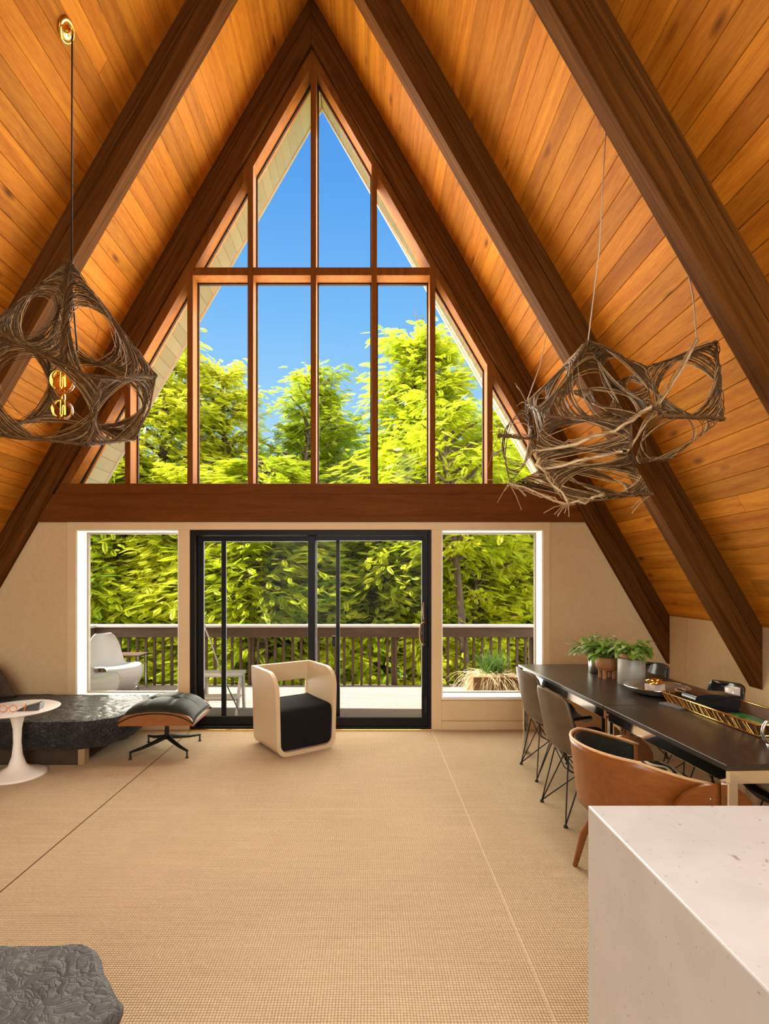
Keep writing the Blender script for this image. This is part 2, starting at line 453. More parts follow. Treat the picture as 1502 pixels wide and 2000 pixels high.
def plank_obj(name, mat, parts):
    V = []; F = []; U = []; T = []
    for v, f, u, t in parts:
        k = len(V); V += v; F += [tuple(i + k for i in q) for q in f]; U += u; T += t
    me = bpy.data.meshes.new(name); me.from_pydata([tuple(p) for p in V], [], F)
    ul = me.uv_layers.new(name='UVMap'); ul.data.foreach_set('uv', [c for p in U for c in p])
    ca = me.color_attributes.new('tint', 'FLOAT_COLOR', 'CORNER'); arr = []
    for p, (tn, wr) in zip(me.polygons, T): arr += [tn, tn * (1 + wr), tn * (1 + wr * 1.5), 1.0] * p.loop_total
    ca.data.foreach_set('color', arr)
    bm = bmesh.new(); bm.from_mesh(me); bmesh.ops.recalc_face_normals(bm, faces=bm.faces); bm.to_mesh(me); bm.free()
    me.materials.append(mat); o = bpy.data.objects.new(name, me); COL.objects.link(o); return struct(o)
plank_obj('ceiling', M['ceil'], [planks(s, YB, 5.30, .133, ZC, None, '') for s in (1, -1)])
# outside overhang boards
M['soffit_b'] = NT('cream_boards')
_t = M['soffit_b']; _a = _t.n('ShaderNodeAttribute'); _a.attribute_name = 'tint'
_t.col(_t.mix(.35, (.80, .76, .60), _a.outputs['Color'], 'MULTIPLY')); _t.set(.6, 0, .3); M['soffit_b'] = _t.m
YO = 6.44
plank_obj('roof_soffit', M['soffit_b'], [planks(s, 5.40, YO, .15, ZC, None, '', .016, .006, False) for s in (1, -1)])
# roof shell over the boards, with the barge boards at the overhang
b = MB()
for s in (1, -1):
    d = Vector((s * .5, 0, -S3 / 2)); nn = Vector((s * S3 / 2, 0, .5)); o0 = Vector((XR, 0, ZC)) + nn * .02; o1 = Vector((XR, 0, ZC + .26))
    L = HW * 2 + .9
    p = [o0, o0 + d * L, o0 + d * L + nn * .12, o1]
    b.prism([(q.x, q.z) for q in p], 'y', YB - .3, YO - .03)
struct(b.build('roof', M['roof']))
b = MB()
for s in (1, -1):
    d = Vector((s * .5, 0, -S3 / 2)); nn = Vector((s * S3 / 2, 0, .5)); L = HW * 2 + .9
    o0 = Vector((XR, 0, ZC - .03)); o1 = Vector((XR, 0, ZC + .28))
    p = [o0, o0 + d * L, o0 + d * L + nn * .15, o1]
    b.prism([(q.x, q.z) for q in p], 'y', YO - .03, YO + .01)
struct(b.build('barge_board', M['white']))

# ------------------------------------------------------------------ rafters
def rafter(side, y0, y1, name='rafter_beam'):
    d = Vector((side * .5, 0, -S3 / 2))
    V = []; F = []; U = []
    rr = random.Random(int(y0 * 100) + side)
    zs = [(ZB, ZB + (ZC - ZB) * .62), (ZB + (ZC - ZB) * .62 + .008, ZC + .006)]
    for za, zb in zs:
        # vertical cut at the ridge, plumb cut on the knee wall
        pts = [(XR, za), (XR + side * HW, za - S3 * HW), (XR + side * HW, zb - S3 * HW), (XR, zb)]
        off = rr.uniform(-20, 20); m = 14
        k0 = len(V)
        secs = []
        for i in range(m + 1):
            t = i / m
            x = XR + side * HW * t
            sec = [(x, y0, za - S3 * HW * t), (x, y1, za - S3 * HW * t), (x, y1, zb - S3 * HW * t), (x, y0, zb - S3 * HW * t)]
            V += sec
        for i in range(m):
            for j in range(4):
                a = k0 + i * 4 + j; c = k0 + i * 4 + (j + 1) % 4
                F.append((a, c, c + 4, a + 4))
                l0 = i / m * HW * 2 + off; l1 = (i + 1) / m * HW * 2 + off
                w0 = j * .25 + off; w1 = (j + 1) * .25 + off
                U += [(l0, w0), (l0, w1), (l1, w1), (l1, w0)]
        F.append((k0, k0 + 1, k0 + 2, k0 + 3)); U += [(0, 0)] * 4
        e = k0 + m * 4; F.append((e, e + 1, e + 2, e + 3)); U += [(0, 0)] * 4
    me = bpy.data.meshes.new(name); me.from_pydata(V, [], F)
    ul = me.uv_layers.new(name='UVMap'); ul.data.foreach_set('uv', [c for p in U for c in p])
    bm = bmesh.new(); bm.from_mesh(me); bmesh.ops.recalc_face_normals(bm, faces=bm.faces); bm.to_mesh(me); bm.free()
    me.materials.append(M['beam']); o = bpy.data.objects.new(name, me); COL.objects.link(o)
    md = o.modifiers.new('Bevel', 'BEVEL'); md.width = .004; md.segments = 1; md.limit_method = 'ANGLE'; md.angle_limit = math.radians(40)
    return struct(o)
for y0, y1 in ((5.19, 5.25), (3.965, 4.105), (2.547, 2.65), (1.13, 1.24), (-.3, -.19), (-1.7, -1.59)):
    for s in (1, -1): rafter(s, y0, y1)

# ------------------------------------------------------------------ gable: timber spandrel, girt, upper window
XA, ZA = -.566, 6.761            # apex of the glazed opening
ZS = wz(945)                     # sill
hwo = (ZA - ZS) / S3
b = MB()
out = [(XR, ZC + .02), (XL_ - .1, ZC + .02 - S3 * (HW + .1)), (XL_ - .1 + .9, ZC + .02 - S3 * (HW + .1)), (XR_ + .1 - .9, ZC + .02 - S3 * (HW + .1)), (XR_ + .1, ZC + .02 - S3 * (HW + .1))]
# two sloping boards between roof and opening
for s in (1, -1):
    zb_ = 2.1045
    p = [(XR, ZC + .02), (XR + s * (ZC + .02 - zb_) / S3, zb_), (XA + s * (ZA - zb_) / S3, zb_), (XA, ZA)]
    b.prism(p, 'y', YW, YG + .06)
struct(b.build('wall_gable', M['sash']))
b = MB(); b.span(XA - 2.78, XA + 2.78, YW - .035, YG + .06, wz(1020), wz(966))
struct(b.build('trim_girt', M['girt'], bevel=.004))

w1 = thing('window_1', None, None, (0, 0, 0)); struct(w1)
b = MB(); b.span(XA - hwo - .10, XA + hwo + .10, YW - .02, YG + .05, wz(966), ZS); b.build('window_sill', M['girt'], w1, .004)
MX = [wx(u) for u in (249, 371, 489, 612, 731, 845, 957)]
MW = .056
TZ0, TZ1 = 4.615, 4.695
def rake(x): return ZA - S3 * abs(x - XA)
for x in MX:
    top = max(rake(x - MW / 2), rake(x + MW / 2)) if abs(x - XA) > .03 else ZA - .02
    b = MB(); lo = min(rake(x - MW / 2), rake(x + MW / 2)) if abs(x - XA) > .03 else ZA - .05
    a0, a1 = x - MW / 2, x + MW / 2
    b.prism([(a0, ZS), (a1, ZS), (a1, rake(a1) + .002), (x, ZA if abs(x - XA) < .03 else max(rake(a0), rake(a1)) - .0), (a0, rake(a0) + .002)] if abs(x - XA) < .03 else [(a0, ZS), (a1, ZS), (a1, rake(a1)), (a0, rake(a0))], 'y', YW + .002, YG + .03)
    b.build('mullion', M['sash'], w1, .003)
xt = (ZA - TZ1) / S3
b = MB(); b.prism([(XA - xt - .06, TZ0), (XA + xt + .06, TZ0), (XA + xt, TZ1), (XA - xt, TZ1)], 'y', YW + .012, YG + .028)
b.build('transom', M['sash'], w1, .003)
# thin dark glazing stops + panes
stop = m_plain('dark_stop', (.03, .014, .007), .7, 0, .03)
def clip_poly(poly, a, b_, c):
    """keep a*x+b*z<=c"""
    r = []
    for i in range(len(poly)):
        p, q = poly[i], poly[(i + 1) % len(poly)]
        dp, dq = a * p[0] + b_ * p[1] - c, a * q[0] + b_ * q[1] - c
        if dp <= 0: r.append(p)
        if dp * dq < 0:
            t = dp / (dp - dq); r.append((p[0] + (q[0] - p[0]) * t, p[1] + (q[1] - p[1]) * t))
    return r
edges = [XA - 3] + MX + [XA + 3]
def cell(x0, x1, z0, z1, ins):
    p = [(x0 + ins, z0 + ins), (x1 - ins, z0 + ins), (x1 - ins, z1 - ins), (x0 + ins, z1 - ins)]
    c = ZA + S3 * (-XA) - 2 * ins
    p = clip_poly(p, -S3, 1, ZA - S3 * XA - 2 * ins)
    p = clip_poly(p, S3, 1, ZA + S3 * XA - 2 * ins)
    q = []
    for a in p:
        if not q or (abs(a[0] - q[-1][0]) + abs(a[1] - q[-1][1])) > 1e-4: q.append(a)
    if len(q) > 2 and abs(q[0][0] - q[-1][0]) + abs(q[0][1] - q[-1][1]) < 1e-4: q.pop()
    return q
for i in range(len(edges) - 1):
    x0 = edges[i] + (MW / 2 if i > 0 else 0); x1 = edges[i + 1] - (MW / 2 if i < len(edges) - 2 else 0)
    for z0, z1 in ((ZS, TZ0), (TZ1, ZA)):
        po = cell(x0, x1, z0, z1, 0.0); pi_ = cell(x0, x1, z0, z1, .012)
        if len(po) < 3 or len(pi_) != len(po) or max(q[0] for q in po) - min(q[0] for q in po) < .12: continue
        if max(q[1] for q in po) - min(q[1] for q in po) < .1: continue
        b = MB(); b.ring(po, pi_, 'y', YG - .02, YG + .012); fr = b.build('glazing_bead', stop, w1)
        b = MB(); b.prism(pi_, 'y', YG - .004, YG + .002); b.build('pane', M['glass'], w1)

# ------------------------------------------------------------------ lower gable wall, casings, lower windows, door
YT = 5.49
b = MB()
zt = wz(1020)
b.prism([(XL_ - .1, 0), (wx(150), 0), (wx(150), zt), (XR - 3.0, zt), (XL_ - .1, 1.0)], 'y', YW, YT)
b.prism([(XR_ + .1, 0), (wx(1060), 0), (wx(1060), zt), (XR + 3.0, zt), (XR_ + .1, 1.0)], 'y', YW, YT)
b.span(wx(150), wx(1060), YW, YT, wz(1035), zt)
b.span(wx(350), wx(372), YW, YT, 0, wz(1035)); b.span(wx(842), wx(862), YW, YT, 0, wz(1035))
b.span(wx(150), wx(350), YW, YT, 0, wz(1366)); b.span(wx(862), wx(1060), YW, YT, 0, wz(1366))
struct(b.build('wall_front', M['wall']))
b = MB()
c0 = YW - .018
b.span(wx(133), wx(150), c0, YW, 0, zt); b.span(wx(1060), wx(1073), c0, YW, 0, zt)
b.span(wx(150), wx(1060), c0, YW, wz(1035), zt)
b.span(wx(350), wx(371.5), c0, YW, 0, wz(1035)); b.span(wx(842.5), wx(862), c0, YW, 0, wz(1035))
struct(b.build('trim_casing', M['casing'], bevel=.003))
b = MB()
for x0, x1 in ((wx(150), wx(350)), (wx(862), wx(1060))):
    b.span(x0, x1, YW - .012, YW, .098, wz(1368)); b.span(x0, x1, YW - .016, YW, 0, .088)
struct(b.build('baseboard_front', M['casing'], bevel=.003))
def low_window(n, x0, x1):
    w = thing('window_%d' % n, None, None); struct(w)
    z0, z1 = wz(1366), wz(1035)
    yg = 5.44
    b = MB(); th = .012
    b.span(x0, x0 + th, YW - .01, yg + .04, z0, z1); b.span(x1 - th, x1, YW - .01, yg + .04, z0, z1)
    b.span(x0 + th, x1 - th, YW - .01, yg + .04, z1 - th, z1)
    b.build('window_frame', M['white'], w, .002)
    b = MB(); b.span(x0, x1, YW - .02, yg + .04, z0, z0 + .03); b.build('window_sill', M['white'], w, .003)
    b = MB(); e = .014
    X0, X1, Z0, Z1 = x0 + th, x1 - th, z0 + .03, z1 - th
    b.ring([(X0, Z0), (X1, Z0), (X1, Z1), (X0, Z1)], [(X0 + e, Z0 + e), (X1 - e, Z0 + e), (X1 - e, Z1 - e), (X0 + e, Z1 - e)], 'y', yg - .02, yg + .02)
    b.build('glazing_bead', m_plain('grey_bead', (.30, .27, .22), .5) if n == 2 else bpy.data.materials['grey_bead'], w)
    b = MB(); b.span(X0 + e, X1 - e, yg - .003, yg + .003, Z0 + e, Z1 - e); b.build('pane', M['glass'], w)
low_window(2, wx(150), wx(350)); low_window(3, wx(862), wx(1060))

d1 = thing('door_1', None, None); struct(d1)
DX0, DX1, DZ1 = wx(372), wx(842), wz(1036)
b = MB()
b.span(DX0, DX0 + .05, YW - .012, 5.46, .0, DZ1); b.span(DX1 - .03, DX1, YW - .012, 5.46, 0, DZ1)
b.span(DX0 + .05, DX1 - .03, YW - .012, 5.46, DZ1 - .05, DZ1); b.span(DX0 + .05, DX1 - .03, YW + .0, 5.46, 0, .028)
b.build('door_frame', M['black_al'], d1, .003)
b = MB(); b.span(DX0, DX1, YW - .055, YW - .012, 0, .016); b.build('threshold', M['gold'], d1, .003)
def sash(name, x0, x1, z0, z1, y, wl, wr, wt, wb, th=.035, pane=True, mesh=False):
    b = MB()
    b.span(x0, x0 + wl, y, y + th, z0, z1); b.span(x1 - wr, x1, y, y + th, z0, z1)
    b.span(x0 + wl, x1 - wr, y, y + th, z1 - wt, z1); b.span(x0 + wl, x1 - wr, y, y + th, z0, z0 + wb)
    s = b.build(name, M['black_al'], d1, .003)
    if pane:
        b = MB(); b.span(x0 + wl, x1 - wr, y + th / 2 - .003, y + th / 2 + .003, z0 + wb, z1 - wt); b.build('pane', M['glass'], s)
    return s
sp = sash('sliding_panel', wx(601), DX1 - .03, .03, DZ1 - .052, YW + .02, .075, .062, .05, .085)
fp = sash('fixed_panel', DX0 + .05, wx(617), .03, DZ1 - .052, YW + .07, .062, .075, .055, .085)
k3 = FOC / 5.40
sn = sash('screen_panel', (433 - 720) / k3, (664 - 720) / k3, .03, DZ1 - .07, YW + .135, .05, .042, .03, .06, .02, True)
b = MB(); q = at(652, 1252, 5.38); b.box((q.x, q.y - .012, q.z), (.035, .03, .11)); b.build('screen_latch', M['black_al'], sn, .004)
# handle
hx = DX1 - .03 - .04
b = MB(); zc = wz(1235)
b.tube([(hx + .012, YW + .02, zc + .11), (hx + .006, YW - .03, zc + .105), (hx - .035, YW - .05, zc + .08), (hx - .045, YW - .055, zc), (hx - .035, YW - .05, zc - .09), (hx + .0, YW - .03, zc - .12), (hx + .012, YW + .02, zc - .125)], [.011, .012, .013, .014, .013, .012, .011], 10)
hd = b.build('door_handle', M['bronze'], sp)
b = MB(); b.span(hx - .012, hx + .03, YW - .002, YW + .02, zc - .15, zc + .26); b.build('handle_plate', M['black_al'], hd, .005)
b = MB(); b.tube([(hx + .0, YW + .0, zc + .30), (hx - .012, YW - .035, zc + .24), (hx - .008, YW - .035, zc + .16), (hx + .005, YW, zc + .13)], .009, 8); b.build('lock_lever', M['bronze'], hd)
b = MB(); b.span(hx + .008, hx + .024, YW + .014, YW + .02, .16, .33); b.build('vent_slot', m_plain('slot_black', (.004, .004, .004), .6), sp)

# ------------------------------------------------------------------ deck and railing
DK = -.05
b = MB(); y = 5.50; DY1 = 7.76
rr = random.Random(5)
while y < DY1:
    y2 = min(y + .138, DY1)
    xs = [-5.0] + sorted(rr.uniform(-4, 4) for _ in range(2)) + [5.0]
    for a, c in zip(xs[:-1], xs[1:]): b.span(a + .0015, c - .0015, y, y2 - .006, DK - .035, DK)
    y = y2
struct(b.build('deck', M['deck']))
b = MB(); b.span(-5, 5, 5.5, DY1 - .02, -.34, DK - .04); struct(b.build('deck_frame', M['rail']))
rl = thing('deck_railing', 'dark brown deck railing with a pale bleached top board and square balusters', 'railing', (0, 0, DK))
YR = 7.70
RX0, RX1 = -4.10, 4.6
ztop = .905
b = MB(); b.span(RX0 - .07, RX1, YR - .09, YR + .07, ztop - .035, ztop); b.span(RX0 - .07, RX0 + .09, 5.6, YR - .09, ztop - .035, ztop); b.build('top_rail', M['railtop'], rl, .004)
b = MB(); b.span(RX0, RX1, YR - .045, YR - .007, ztop - .185, ztop - .036); b.span(RX0 + .02, RX0 + .05, 5.6, YR - .05, ztop - .185, ztop - .036); b.build('fascia_board', M['rail'], rl, .003)
b = MB(); b.box((0, 0, .365), (.036, .036, .73)); bal = b.build('baluster', M['rail'], rl, .002); bal.location = (RX0 + .14, YR + .012, 0)
x = RX0 + .14 + .1285; n_ = 1
while x < RX1 - .05 and n_ < 75:
    c = dup(bal, (x, YR + .012, 0), parent=rl); x += .1285; n_ += 1
y = 5.8
while y < YR - .1:
    dup(bal, (RX0 - .005, y, 0), parent=rl); y += .1285
b = MB()
b.box((0, 0, .42), (.085, .085, .84)); ps = b.build('post', M['rail'], rl, .004); ps.location = (.38, YR + .06, 0)
for px in (RX0 + .03, -1.75, 2.45): dup(ps, (px, YR + .06, 0), parent=rl)

# ------------------------------------------------------------------ ground outside and trees
b = MB()
def hill(i, j):
    X = -26 + 52 * i; Y = 5.0 + 40 * j
    z = -3.2 - .5 * math.sin(X * .3) * math.cos(Y * .2) + max(0, (Y - 14)) * .12
    return (X, Y, z)
b.grid(hill, 30, 24); struct(b.build('ground', M['undergrowth'], fix=False))

nr = np.random.default_rng(4)
def frond_template(pairs, wid, droop, lw):
    vs = []; 
    for i in range(pairs):
        t = (i + .8) / (pairs + .3)
        env = wid * (math.sin(PI * min(1, t * .85 + .12)) ** .7)
        for sd in (1, -1):
            base = np.array([t, 0, -droop * t * t])
            ang = math.radians(58 - 22 * t)
            d = np.array([math.cos(ang), sd * math.sin(ang), -.28]); d /= np.linalg.norm(d)
            n = np.array([-d[1], d[0], 0]); n /= np.linalg.norm(n)
            L = env; w = lw * L
            mid = base + d * L * .5
            vs.append([base, mid + n * w, base + d * L + np.array([0, 0, -.1 * L]), mid - n * w])
    b0 = np.array([.93, 0, -droop * .86]); vs.append([b0, b0 + [.05, .03, 0], b0 + [.16, 0, -.05], b0 + [.05, -.03, 0]])
    return np.array(vs)            # (q,4,3)
def leaf_mesh(name, fronds, tmpl, mat):
    """fronds: list of (pos, dir, size)"""
    P = np.array([f[0] for f in fronds]); D = np.array([f[1] for f in fronds]); S = np.array([f[2] for f in fronds])
    D = D / np.linalg.norm(D, axis=1, keepdims=True)
    up = np.tile(np.array([0, 0, 1.0]), (len(P), 1)) + nr.normal(0, .38, (len(P), 3))
    Y = np.cross(up, D); Y /= np.linalg.norm(Y, axis=1, keepdims=True); Z = np.cross(D, Y)
    B = np.stack([D, Y, Z], axis=1)                       # rows are axes
    V = np.einsum('qkc,ncd->nqkd', tmpl, B) * S[:, None, None, None] + P[:, None, None, :]
    V = V.reshape(-1, 3); nq = V.shape[0] // 4
    me = bpy.data.meshes.new(name); me.vertices.add(len(V)); me.vertices.foreach_set('co', V.ravel())
    me.loops.add(nq * 4); me.loops.foreach_set('vertex_index', np.arange(nq * 4, dtype=np.int32))
    me.polygons.add(nq); me.polygons.foreach_set('loop_start', np.arange(0, nq * 4, 4, dtype=np.int32))
    me.update(calc_edges=True); me.materials.append(mat)
    return me
def grow(H, crown0, rad, nb, per, seed, lean=0.0, up=.35, trunk_r=.11, size=(.34, .6), irr=.35, gap=0):
    """trunk tubes and frond list of one broad tree; base at origin"""
    r = random.Random(seed); tr = MB(); fr = []
    pts = []; 
    for i in range(9):
        t = i / 8; pts.append(Vector((lean * t * t * H * .2 + .10 * math.sin(3 * t + seed), .10 * math.sin(4.2 * t + seed * 2), H * .97 * t)))
    tr.tube(pts, [trunk_r * (1 - .85 * i / 8) + .008 for i in range(9)], 8)
    def tp(t):
        f = t * 8; i = min(7, int(f)); return pts[i].lerp(pts[i + 1], f - i)
    for b_ in range(nb):
        t = crown0 + (1 - crown0) * (b_ + r.random()) / nb
        a = b_ * 2.4 + r.uniform(-.5, .5)
        q = (t - crown0) / (1 - crown0)
        rl_ = rad * (math.sin(PI * min(1, .2 + .69 * q)) ** .8) * r.uniform(1 - irr, 1 + irr * .4)
        p0 = tp(t); ud = up * (1.0 + q) * r.uniform(.4, 1.3)
        d = Vector((math.cos(a), math.sin(a), ud)).normalized()
        bp = [p0 + d * rl_ * s + Vector((0, 0, -.22 * rl_ * s * s)) + Vector((r.uniform(-.04, .04), r.uniform(-.04, .04), 0)) for s in (0, .25, .5, .75, 1)]
        tr.tube(bp, [trunk_r * .34 * (1 - s * .85) + .004 for s in (0, .25, .5, .75, 1)], 5, caps=False)
        for j in range(per):
            s = r.uniform(.22, 1.0) ** .75; f = s * 4; i = min(3, int(f)); c = bp[i].lerp(bp[i + 1], f - i)
            spread = .34 * rl_ * (.35 + .65 * s)
            off = Vector((r.gauss(0, 1), r.gauss(0, 1), r.gauss(0, .55))) * spread * .6
            dd = Vector((d.x, d.y, -.15 + r.uniform(-.25, .35))) + Vector((r.gauss(0, .55), r.gauss(0, .55), 0)) + off * .8
            fr.append((tuple(c + off), tuple(dd), r.uniform(*size)))
    return tr, fr
T_wide = frond_template(9, .30, .24, .17)
T_fine = frond_template(11, .24, .16, .17)
KINDS = {}
def kind(name, tm, mat, *a, **k):
    tr, fr = grow(*a, **k)
    KINDS[name] = (tr, leaf_mesh('foliage', fr, tm, M[mat]), {}, a[0])
SZ = (.17, .30)
kind('locust', T_wide, 'leaf_y', 10, .28, 1.75, 92, 96, 3, up=.45, size=SZ)
kind('sumac', T_wide, 'leaf_g', 10, .30, 1.55, 76, 88, 8, lean=.5, up=.55, irr=.5, trunk_r=.13, size=SZ)
kind('hemlock', T_fine, 'leaf_g', 7.4, .16, 1.6, 88, 96, 13, up=.05, size=(.20, .34))
kind('bushy', T_wide, 'leaf_y', 7.4, .14, 1.65, 88, 92, 21, up=.25, size=SZ)
kind('deep', T_fine, 'leaf_d', 8, .10, 2.5, 84, 80, 34, up=.2, size=(.28, .46))
kind('shrub', T_wide, 'leaf_y', 3.5, .18, .85, 50, 60, 55, up=.5, size=(.16, .28), trunk_r=.05)
kind('bare', T_wide, 'leaf_g', 8, .66, 1.5, 40, 60, 77, lean=-.2, up=.5, trunk_r=.115, size=SZ)
for k_ in KINDS:
    tr = KINDS[k_][0]; o = tr.build('trunk', M['bark']); KINDS[k_][2]['trunk'] = o.data; bpy.data.objects.remove(o)
def tree(kind_, X, Y, top, label, base=-3.2, wid=1.0, rz=0, group=None, name='tree', cat='tree'):
    t = thing(name, label, cat, (X, Y, base), rz, group)
    s = (top - base) / KINDS[kind_][3]
    t.scale = (s * wid, s * wid, s)
    for nm, me in (('trunk', KINDS[kind_][2]['trunk']), ('foliage', KINDS[kind_][1])):
        o = bpy.data.objects.new(nm, me); COL.objects.link(o); o.parent = t
        if nm == 'foliage': o['kind'] = 'stuff'
    return t
G1 = 'tall trees beyond the deck railing'
tree('bushy', -5.7, 11.0 ,5.6, 'yellow-green tree seen low in the corner pane at the left end of the gable window', wid=.9, rz=.4, group=G1)
tree('locust', -4.6, 11.6, 6.9, 'tall yellow-green tree filling the second pane from the left of the gable window', wid=1.1, rz=1.9, group=G1)
tree('locust', -3.4, 12.1, 6.6, 'slender yellow-green tree in the third pane from the left of the gable window', wid=.9, rz=4.2, group=G1)
tree('sumac', -2.05, 12.5, 6.75, 'tree with the tallest rounded crown just left of the centre mullion', wid=1.0, rz=.3, group=G1)
tree('sumac', -.75, 13.6, 6.4, 'loose open tree with sky showing through, right of the centre mullion', wid=.8, rz=2.4, group=G1)
t_high = tree('sumac', .85, 12.0, 6.75, 'highest tree, bare twigs above its crown, right of the window centre', wid=1.05, rz=5.1, group=G1)
tree('sumac', 2.05, 11.4, 6.9, 'tall green tree with crooked boughs in the pane beside the right slope', wid=1.1, rz=3.3, group=G1)
tree('locust', 3.5, 12.0, 5.9, 'yellow-green tree behind the hanging twig sculpture', wid=1, rz=.9, group=G1)
G2 = 'leafy trees close behind the railing'
lowt = [('hemlock', -5.0, 9.9, 4.5, 1.9, 1.1, 'feathery green tree behind the white deck chairs in the left lower window'),
        ('bushy', -3.3, 10.0, 3.9, 2.7, 1.0, 'bright bushy tree behind the post between left window and sliding door'),
        ('hemlock', -1.9, 9.6, 4.1, 4.6, 1.1, 'feathery yellow-green tree filling the left leaf of the sliding door'),
        ('deep', -.6, 10.6, 3.6, 0.5, 1.0, 'dark green tree behind the middle stile of the sliding door'),
        ('hemlock', .4, 9.7, 3.7, 3.0, 1.0, 'fern-leaved green tree filling the right leaf of the sliding door'),
        ('sumac', 1.75, 9.4, 4.2, 0.6, 1.1, 'green tree filling the middle of the right lower window'),
        ('bushy', 2.9, 10.3, 3.9, 5.3, 1.0, 'yellow-green tree at the right edge of the right lower window'),
        ('bushy', 4.4, 9.9, 4.2, 1.1, 1.1, 'yellow-green tree low behind the right end of the railing'),
        ('deep', -6.6, 10.4, 4.2, 1.4, 1.1, 'deep green tree at the far left beyond the railing corner')]
tree('bare', 1.70, 9.0, 4.6, 'tree with a bare dark trunk standing close behind the railing in the right lower window', group=G2)
for kd, X, Y, top, rz, wd, lb in lowt: tree(kd, X * 1.06, Y + .6, top, lb, wid=wd, rz=rz, group=G2)
for i in range(11):
    tree('deep' if i % 3 else 'hemlock', -11 + i * 2.0 + R.uniform(-.4, .4), R.uniform(14.8, 17.5), R.uniform(5.2, 6.4), 'green tree in the crowd of trees behind the nearer ones', base=-2.9, wid=1.05, rz=i * 1.7, group='trees of the wood in the distance')
for i in range(9):
    tree('shrub', -5.6 + i * 1.3 + R.uniform(-.2, .2), R.uniform(9.1, 9.4), R.uniform(-.2, .6), 'bright green shrub seen between the balusters of the railing', base=-3.1, wid=.95, rz=i * 2.3, group='shrubs below the deck', name='shrub', cat='shrub')

# bare twigs at the very top of the highest tree
def world_to(t, p): 
    q = Vector(p) - Vector(t.location); a = -t.rotation_euler.z
    return Vector(((q.x * math.cos(a) - q.y * math.sin(a)) / t.scale.x, (q.x * math.sin(a) + q.y * math.cos(a)) / t.scale.y, q.z / t.scale.z))
for pl in (((1.02, 12, 6.1), (.96, 12, 6.6), (.84, 11.95, 7.0), (.70, 11.9, 7.35)), ((.84, 11.95, 7.0), (.74, 11.95, 7.02), (.62, 11.9, 7.02)), ((1.15, 12.1, 6.2), (1.22, 12.1, 6.9), (1.16, 12.1, 7.5), (1.06, 12.1, 7.85)), ((1.2, 12.1, 7.2), (1.27, 12.1, 7.5), (1.26, 12.1, 7.7)), ((1.2, 12.1, 6.95), (1.08, 12.1, 7.08), (1.0, 12.05, 7.1))):
    b = MB(); b.tube([world_to(t_high, p) for p in pl], [.022 - .005 * i for i in range(len(pl))], 6); b.build('bare_twig', M['bark'], t_high)

# ================================================================== furniture
def spline(pts, n):
    """Catmull-Rom through 2D/3D points -> n samples"""
    P = [Vector(p) for p in pts]; out = []
    m = len(P) - 1
    for i in range(n):
        f = i / (n - 1) * m; k = min(m - 1, int(f)); t = f - k
        p0 = P[max(0, k - 1)]; p1 = P[k]; p2 = P[k + 1]; p3 = P[min(m, k + 2)]
        out.append(.5 * ((2 * p1) + (-p0 + p2) * t + (2 * p0 - 5 * p1 + 4 * p2 - p3) * t * t + (-p0 + 3 * p1 - 3 * p2 + p3) * t ** 3))
    return out

# ------------------------------------------------------------------ kitchen island
t = thing('kitchen_island', 'white speckled quartz kitchen island with a waterfall side', 'kitchen island', (1.40, .6, 0))
b = MB(); b.prism([(-.81, 0), (-.762, 0), (-.762, .862), (.55, .862), (.55, .91), (-.81, .91)], 'y', -1.5, .79); b.build('waterfall_worktop', M['quartz'], t, .004)
b = MB(); b.span(-.755, .5, -1.45, .77, .002, .86); b.build('cabinet', M['casing'], t)

# ------------------------------------------------------------------ dining tables
ANG = math.radians(2.73)
TZ = .765
TO = Vector((1.453, 2.10, 0))
EX = Vector((math.cos(ANG), math.sin(ANG), 0)); EY = Vector((-math.sin(ANG), math.cos(ANG), 0))
def tb(x, y, z=TZ): return TO + EX * x + EY * y + Vector((0, 0, z))
def table(y0, y1, label):
    o = tb(0, y0, 0)
    t = thing('dining_table', label, 'table', o, ANG, 'pair of dining tables set end to end')
    W, L = .93, y1 - y0
    b = MB(); b.span(0, W, .001, L - .001, TZ - .026, TZ); b.build('tabletop', M['table_top'], t, .003)
    b = MB(); i = .025
    for x in (i, W - i): b.span(x - .008, x + .008, i, L - i, TZ - .085, TZ - .027)
    for y in (i, L - i): b.span(i, W - i, y - .008, y + .008, TZ - .085, TZ - .027)
    b.build('apron', M['chrome'], t, .002)
    b = MB(); b.span(-.022, .022, -.022, .022, 0, TZ - .027); lg = b.build('leg', M['chrome'], t, .004)
    lg.location = (i + .022, i + .022, 0)
    for x, y in ((W - i - .022, i + .022), (i + .022, L - i - .022), (W - i - .022, L - i - .022)): dup(lg, (x, y, 0), parent=t)
    return t
table(0, 1.0, 'near black-topped dining table with polished steel legs, holding the gold tray')
table(1.003, 2.515, 'far black-topped dining table with polished steel legs, holding the potted plants')

